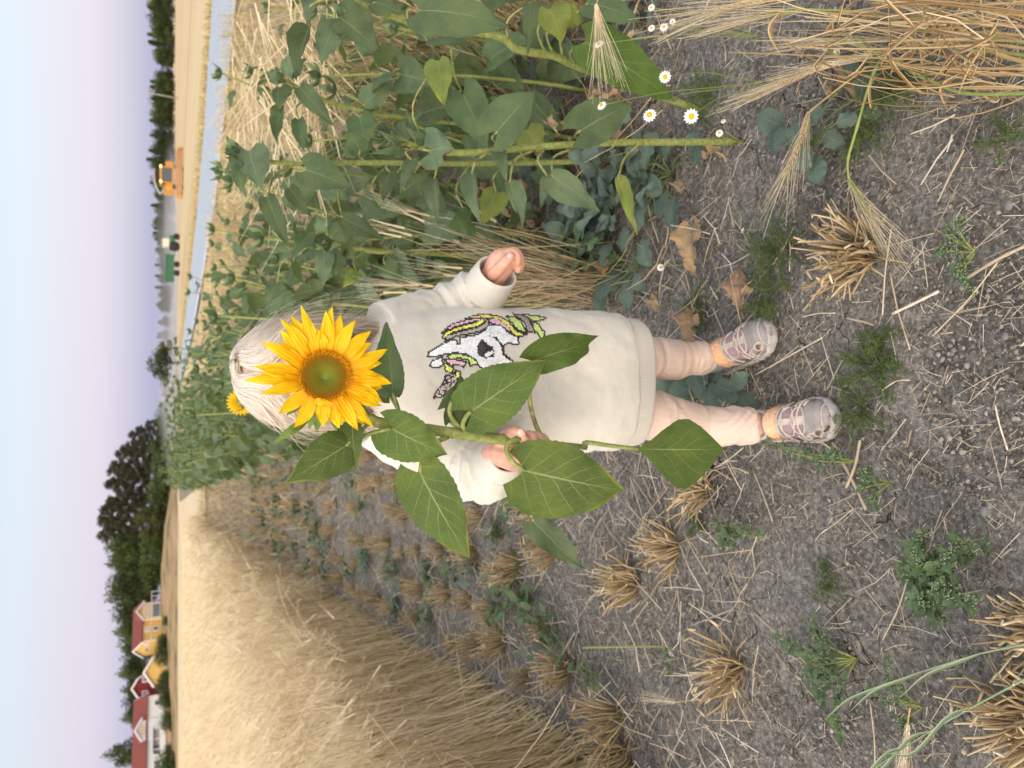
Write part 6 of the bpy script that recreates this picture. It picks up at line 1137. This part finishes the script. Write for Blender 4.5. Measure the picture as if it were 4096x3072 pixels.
for i, a in enumerate([('dark feathery mayweed mat in front of the shoe nearest the sunflower row', 3130, 1000, .085, .05, 90), ('feathery mayweed along the shoe side below the splayed stubble', 3080, 1190, .07, .04, 60), ('light green feathery mayweed in front of the toe of the nearer shoe', 3500, 1470, .065, .045, 80), ('feathery mayweed sprig on bare soil ahead of both shoes', 3560, 1370, .04, .035, 28), ('thin feathery mayweed creeping beside the nearer toe', 3440, 1640, .06, .035, 50), ('upright feathery mayweed under the leaning barley', 3620, 360, .07, .09, 80), ('feathery mayweed beside the hanging golden ear', 3480, 520, .06, .05, 50), ('mayweed by the right-hand picture corner', 4050, 560, .04, .05, 24), ('dark mayweed patch between the withered leaves and the shoe', 2790, 1240, .07, .045, 60), ('mayweed tuft far down on the left soil', 3330, 2320, .045, .035, 30), ('mayweed tuft under the lowest green leaf of the bouquet', 2800, 2090, .04, .035, 30), ('green weed patch between two stubble rows behind the elbow', 2000, 2130, .07, .06, 60), ('green weed patch near the middle stubble rows', 1830, 2110, .06, .06, 50), ('low green weed among stubble left of the big hanging leaf', 1720, 2270, .07, .07, 50), ('weed patch behind the folded pale leaf', 2120, 2400, .06, .05, 40), ('mayweed tuft close to the stem foot of the nearest sunflower', 2860, 380, .07, .09, 60)]): feathery(*a, seed=i)
def cham(label, base, stems, Y0):
    b0 = G(*base); root = empty('chamomile_plant', b0, label, 'chamomile')
    sm = MB()
    for (x, y, Yv, px, tilt, j) in stems:
        c = P(x, y, Yv); m_ = P(*j) if j else (b0+c)/2+(0, 0, .02); tube(sm, spline([b0, m_*.6+b0*.4, m_, c], 16), .0008, 5, uv=(.6, .5, 0))
        r = px/pxm(c)/2; nv = unit(unit(C0-c)+np.array(tilt)); a0 = unit(np.cross(nv, (.2, .3, 1))); b_ = np.cross(nv, a0); fm_ = MB()
        for i in range(13):
            a = i*2*PI/13+.1; d = a0*math.cos(a)+b_*math.sin(a); leafgeo(fm_, c+d*r*.30, c+d*r-nv*r*.18, np.cross(nv, d), r*.19, r*.19, prof=PETAL, serr=0, arch=r*.06, nu=6, nv=4, nrm=nv)
        f_ = fm_.build('flower', M['white'], root); cm = MB(); sphere(cm, c+nv*r*.08, (r*.40, r*.40, r*.30), M=np.stack([a0, b_, nv], 1), nu=12, nv=8); cm.build('flower_centre', M['yolk'], f_)
    sm.build('stem', M['gear'], root); return root
cham('chamomile with four white daisies above the soil right of the nearest sunflower stem', (3060,330), [(2660,308,1.02,50,(0,0,0),(2820,290,1.08)),(2598,460,1.02,58,(.5,0,.3),(2720,380,1.08)),(2765,466,1.02,62,(0,0,-.2),(2860,400,1.08)),(2406,421,1.02,42,(.9,0,.9),(2650,370,1.07))], 1.2)
cham('small chamomile flowering at the foot of the nearest sunflower stem', (2980,580), [(2877,532,1.14,32,(.4,0,.2),None),(2893,484,1.15,22,(.8,0,.4),None)], 1.2)
cham('chamomile flowers showing among the barley awns', (3050,150), [(2395,175,1.05,40,(.9,0,.5),(2700,140,1.1)),(2655,108,1.06,36,(.5,0,.2),(2850,130,1.1)),(2605,30,1.06,30,(.4,0,.6),(2800,60,1.1)),(2690,86,1.07,26,(.3,0,.2),(2850,110,1.1)),(2605,112,1.08,30,(.5,0,.4),(2850,120,1.1))], 1.2)
cham('two chamomile flowers under the long narrow barley ear', (3500,300), [(3347,210,.90,36,(.2,0,-.5),None),(3300,188,.90,30,(.2,0,-.5),None),(3303,335,.93,36,(.1,.2,-.9),None)], 1.2)
cham('lone white chamomile among the rape leaves in front of the free hand', (2750,1060), [(2642,1070,1.40,32,(0,0,.3),None)], 1.2)
cham('tiny half-open chamomile on the dark mayweed mat', (3050,920), [(2978,925,1.16,32,(-.2,0,.3),None)], 1.2)
M['seedm'] = strawmat('mealy_seed_heads', (.09,.13,.065), (.14,.19,.10), (.22,.28,.155))
def goose(label, base, tips, sz=.022, n=11, seed=0, ht=.05):
    g_ = G(*base); root = empty('goosefoot_plant', g_, label, 'weed'); q = random.Random(seed); sm = MB(); fb = MB()
    for k_, (x, y) in enumerate(tips):
        e = G(x, y, ht*q.uniform(.5, 1)); p = spline([g_, (g_+e)/2+(0, 0, ht*.6), e], 20); tube(sm, p, np.linspace(.0019, .0008, 20), 6)
        lm = MB()
        for i in range(n):
            j = 5+int(14*i/n); c = p[j]; a = q.random()*6.28; d = unit(np.array([math.cos(a), math.sin(a), q.uniform(.1, .8)])); s_ = sz*q.uniform(.55, 1.15); leafgeo(lm, c, c+d*s_, np.cross(d, (0, 0, 1)), s_*.27, s_*.27, prof=KITE, arch=.002, fold=q.uniform(-.2, .3), wave=.001, nu=9, nv=6, vid=q.random(), nrm=np.array([0, 0, 1.]))
            if i % 2:
                for w_ in range(8): sphere(fb, c+np.array([q.gauss(0, .005), q.gauss(0, .005), .002+q.random()*.007]), q.uniform(.0010, .0018), nu=5, nv=4, uv=(.5, .5+.5*q.random(), 0))
        lm.build('leaf_cluster', M['weed'], root)
    sm.build('stem', M['stem'], root); fb.build('seed_cluster', M['seedm'], root); return root
goose('goosefoot weed with cut forked stems on the lower left soil', (3425,2635), [(3255,2480),(3120,2540),(3260,2660),(3290,2800),(3370,2950),(3240,2720),(3190,2600)], .023, 20, 1)
goose('large leafy goosefoot cut short near the bottom frame edge', (3830,2330), [(3700,2110),(3880,2150),(3960,2170),(3750,2230),(3720,2420),(3850,2350),(3640,2260),(3780,2480),(3930,2400)], .024, 26, 2, .08)
goose('straggly goosefoot between the two forked weeds on the left soil', (3690,2830), [(3560,2600),(3610,2720),(3480,2730),(3640,2900)], .017, 9, 3)
goose('pale green goosefoot sprig lying against the nearer shoe', (3440,1850), [(3020,1740),(3120,1790),(3250,1830),(3360,1790)], .017, 12, 4, .06)
goose('goosefoot seedlings along the straw pile ahead of the nearer shoe', (3560,1930), [(3480,1860),(3540,2050),(3460,1960)], .018, 9, 5)
goose('yellowing goosefoot on crumbly soil at the right of the straw', (3900,1010), [(3870,860),(3800,900),(3860,1130),(3760,1010),(3900,1180)], .014, 12, 6, .04)
goose('bushy little goosefoot left of the drooping leaf stubble', (2400,2700), [(2360,2680),(2380,2740),(2430,2760),(2340,2620)], .02, 9, 7, .05)
goose('small weed in front of the ragged tuft', (2700,2640), [(2680,2600),(2700,2700)], .016, 8, 8, .03)
goose('small goosefoot under the lowest sprig of the bouquet', (2985,2110), [(2870,2080),(2950,2170),(2900,2180),(3060,2150)], .022, 10, 9, .05)
q = random.Random(4); WG, WC = MB(), MB()
for i in range(120):
    y = 1.9+q.random()**1.2*9; x = edge_barley(y)+.15+q.random()*(edge_sun(y)-edge_barley(y)+.1); mb = WG if i % 4 else WC
    for _ in range(26):
        a = q.random()*6.28; d = unit(np.array([math.cos(a), math.sin(a), q.uniform(.1, 1.2)])); c = np.array([x+q.gauss(0, .045), y+q.gauss(0, .045), .004+.05*q.random()]); s_ = q.uniform(.018, .045)*(1+.08*y)
        leafgeo(mb, c, c+d*s_, np.cross(d, (0, 0, 1)), s_*.3, s_*.3, prof=KITE, fold=.2, nu=5, nv=4, vid=q.random(), nrm=np.array([0, 0, 1.]))
tag(WG.build('low_weeds', M['weed']), 'low green weeds covering the soil between the stubble rows', 'weeds', kind='stuff'); tag(WC.build('blue_green_weeds', M['cab']), 'low blue-green weeds scattered between the stubble rows', 'weeds', kind='stuff')
def rape(label, base, leaves, ht=.05):
    g_ = G(*base); root = empty('rape_plant', g_, label, 'weed')
    for i, (x, y, l, ang, wd) in enumerate(leaves):
        c = G(x, y, ht*(.6+.5*((i*7) % 5)/5)); s_ = l/pxm(c); d = unit(-U_*math.cos(R(ang))-R_*math.sin(R(ang))); d = unit(d+np.array([0, 0, .15-d[2]*.6])); mb = MB(); leafgeo(mb, c-d*s_*.5, c+d*s_*.5, np.cross(d, (0, 0, 1)), s_*wd, s_*wd, s_*.04, prof=OVAL, arch=s_*.12, fold=.15*(-1)**i, wave=.0028, serr=.02, nu=17, nv=8, vid=i*.23, nrm=np.array([0, -.3, 1.])); o = mb.build('leaf', M['cab'], root)
        mp = MB(); tube(mp, spline([g_+(0, 0, .01), (g_+c)/2+(0, 0, .02), c-d*s_*.45], 8), .0015, 5); mp.build('petiole', M['gear'], o)
    return root
rape('blue-green rape plant with eaten leaves beside the nearest sunflower foot', (2700,700), [(2560,660,130,20,.36),(2500,760,120,60,.4),(2600,620,110,-40,.36),(2660,590,100,-80,.4),(2460,690,120,140,.36),(2650,820,120,95,.42),(2700,850,130,80,.38),(2560,860,140,100,.4),(2620,740,110,30,.4),(2540,560,90,-60,.4),(2780,560,90,-90,.4),(2790,610,90,-60,.42)])
rape('blue-green rape leaves near the free hand and withered leaves', (2580,1050), [(2590,1010,120,60,.42),(2500,960,110,70,.4),(2430,1020,100,110,.4),(2440,1140,150,150,.42),(2420,1200,130,120,.4),(2510,1180,120,60,.4),(2560,1130,80,30,.4),(2280,1010,90,60,.3),(2300,1090,80,150,.3)])
rape('dark blue-green rape plant growing between the child\'s legs', (2830,1570), [(2740,1570,150,160,.36),(2700,1610,140,150,.36),(2800,1530,130,-120,.38),(2870,1520,120,-60,.38),(2920,1560,120,10,.4),(2990,1610,120,20,.36),(2960,1530,100,-20,.4),(2850,1600,130,60,.4),(2660,1560,120,170,.36)])
rape('blue-grey rape leaves under the hanging golden ear', (3260,600), [(3080,480,110,200,.46),(3110,560,110,100,.44),(3180,530,80,60,.42),(3270,450,90,-60,.38),(3230,640,110,80,.4),(3270,680,120,60,.42),(3340,560,90,20,.4),(3460,330,110,-60,.4),(3410,260,90,-90,.36),(3390,480,80,0,.4),(3490,440,90,30,.4)])
rape('bluish rape plant far back between stubble and sunflowers', (1960,1010), [(1900,940,70,60,.4),(1960,960,70,100,.4),(1930,1040,70,20,.4),(1880,1000,70,150,.4)])
rape('rape plant with curled grey leaves behind the nearest stem', (2350,820), [(2300,780,100,60,.38),(2260,850,100,120,.4),(2330,880,110,80,.4),(2420,800,100,30,.4),(2380,740,90,-40,.4),(2400,870,90,60,.38),(2220,900,90,160,.36)])
def dried(label, c, l, ang, wd, z=.012):
    p = G(c[0], c[1], z); s_ = l/pxm(p); d = unit(-U_*math.cos(R(ang))-R_*math.sin(R(ang))); d = unit(d*np.array([1, 1, .0])); mb = MB(); leafgeo(mb, p-d*s_*.5, p+d*s_*.5+(0, 0, .01), np.cross(d, (0, 0, 1)), s_*wd, s_*wd, s_*.1, arch=.012, fold=.45, wave=.011, serr=.3, twist=.6, nu=25, nv=12, vid=c[0] % 7, nrm=np.array([0, 0, 1.]))
    v = mb.v[0]; mb.v[0] = v+.006*np.stack([fbm(v*60, 2), fbm(v*60+9, 2), np.abs(fbm(v*60+30, 2))*1.6], 1); tag(mb.build('withered_leaf', M['dry']), label, 'dead leaf')
dried('pale withered leaf curled on the soil beside the rape plants', (2785,1000), 210, 75, .30); dried('crumpled withered leaf just above the shoe nearest the sunflower row', (2985,1175), 190, 70, .28); dried('brown crumpled leaf touching the leg nearest the sunflower row', (2785,1320), 150, 80, .36)
dried('round pinkish withered leaf under the leaning barley', (3395,345), 130, 20, .45); dried('withered leaf tangled at the golden barley clump', (2440,1080), 110, 60, .3); dried('brown dead leaf at the foot of the nearest stem', (2870,615), 150, 10, .2); dried('small tan dead leaf below the rape plant', (2740,760), 60, 60, .35); dried('small pink-brown leaf scrap by the rape leaves', (2640,1220), 90, 60, .25); dried('withered leaf drooping among the sunflower leaves', (2240,500), 110, 30, .2, .30)
# long straws lying on the soil
lay = [((3565,915),(3530,1260),'thin pale straw running down beside the big tuft'),((3570,1255),(3755,1165),'thick cut straw lying slantwise on the crumbly soil'),((3870,1110),(4120,975),'long thick straw reaching in from the near frame edge'),((3730,1345),(3990,1050),'long thin straw crossing the crumbly soil'),((3090,1060),(3175,910),'straw resting on the dark mayweed mat'),((3150,930),(3158,1085),'short pale straw standing on the mayweed mat'),((3210,1268),(3340,1252),'short straw in front of the shoe toe'),((3380,1995),(3510,2150),'pale straw below the nearer shoe, pointing at the large goosefoot'),((3330,1770),(3465,2040),'brown bent straw running from the nearer shoe'),((3440,1760),(3385,1950),'split yellow straw beside the nearer shoe'),((3015,1890),(3090,2085),'pair of bleached straws left of the nearer shoe'),((3640,1520),(3530,1560),'short straw in the light mayweed'),((3980,1620),(4030,1800),'straw upright in the near frame corner'),((3010,2445),(3280,2710),'long straw under the forked goosefoot'),((3480,2810),(3500,3060),'thin straw lying across the lower left soil'),((3640,2270),(3530,2560),'very thin pale straw left of the large goosefoot'),((2530,1910),(2665,2130),'long dark-jointed straw behind the right-hand stubble'),((2500,2000),(2620,2130),'second straw parallel to the dark-jointed one'),((2535,2470),(2605,2670),'brown straw lying between three stubble tufts'),((3020,1500),(3290,1350),'pale straw between the two shoes'),((3560,1090),(3640,1400),'crooked straw across the open soil'),((2650,2350),(2800,2360),'white straw beside the upper left tuft')]
for i, (a, b_, lab) in enumerate(lay):
    p0, p1 = G(*a, .006+.002*(i % 5)), G(*b_, .012+.003*(i % 4)); mb = MB(); th_ = .0024 if 'thick' in lab or 'split' in lab or 'bent' in lab else .0012; p = spline([p0, (p0+p1)/2+rng.normal(size=3)*.004*np.array([1, 1, 0]), p1], 12); tube(mb, p, th_*(1+.15*np.sin(np.arange(12)*2)), 7, uv=(.9, .35+.5*random.random(), 0)); tag(mb.build('straw', M['litter']), lab, 'straw', 'straws lying on the soil')
# bleached ear and near green blades
root = stalk('bleached barley ear lying on the soil next to the ragged tuft', [(2950,2760,1.36),(2850,2790,1.38),(2700,2808,1.41)], .0013, [(2700,2808,1.41),(2660,2800,1.42),(2620,2796,1.43)], mat='litter', awn=.08, spread=.12, n=10); root['group'] = 'barley ears lying loose'
root = stalk('bleached double ear at the lower edge under the green blade', [(3640,2830,.93),(3630,2900,.92)], .0012, [(3630,2900,.92),(3620,2990,.905),(3610,3090,.89)], mat='litter', awn=.07, spread=.1, n=12); root['group'] = 'barley ears lying loose'
for i, (pts, w_, lab) in enumerate((([(4130,2570,.66),(3900,2620,.70),(3650,2700,.74),(3480,2760,.77)], .0042, 'upper of two green grass stalks crossing the near left corner'), ([(4130,2700,.64),(3850,2850,.67),(3680,2950,.70),(3480,3085,.72)], .0046, 'lower of two green grass stalks crossing the near left corner'))):
    pts = cl(pts); root = empty('green_barley_shoot', P(*pts[0]), lab, 'grass'); mb = MB(); p = spline(ip(pts), 18); tube(mb, p, np.linspace(.0015, .0007, 18), 7, uv=(.9, .5, .3)); mb.build('stem', M['shoot'], root)
    for (f_, dx, dy) in ((.35, -130, 60), (.6, -190, 95), (.8, -120, 110)):
        s0 = pts[0]; c = p[int(f_*17)]; 
        k_ = [c, c+(-U_*0)+(U_*.030+R_*-.012)*1.0, c+U_*.075-R_*.030*(1+i), c+U_*.11-R_*.06]; q_ = spline(k_, 12); mb = MB(); ribbon(mb, q_, w_*.5*np.sin(np.linspace(.4, PI*.98, 12)), unit(C0-q_[5]), uv=.5); mb.build('leaf_blade', M['shoot'], root)
mb = MB(); p = spline(ip([(2330,2590,1.6),(2600,2585,1.45),(2700,2590,1.40)]), 12); ribbon(mb, p, .0022, unit(C0-p[5]), uv=.5); tag(mb.build('grass_blade', M['gear']), 'single thin green grass blade over the stubble soil', 'grass')
# unused prototypes
for o in list(bpy.data.objects):
    if o.parent is None and o.type == 'EMPTY' and not o.get('label'):
        for c in list(o.children_recursive): bpy.data.objects.remove(c)
        bpy.data.objects.remove(o)
for kk, (o, fr) in protos.items():
    pass
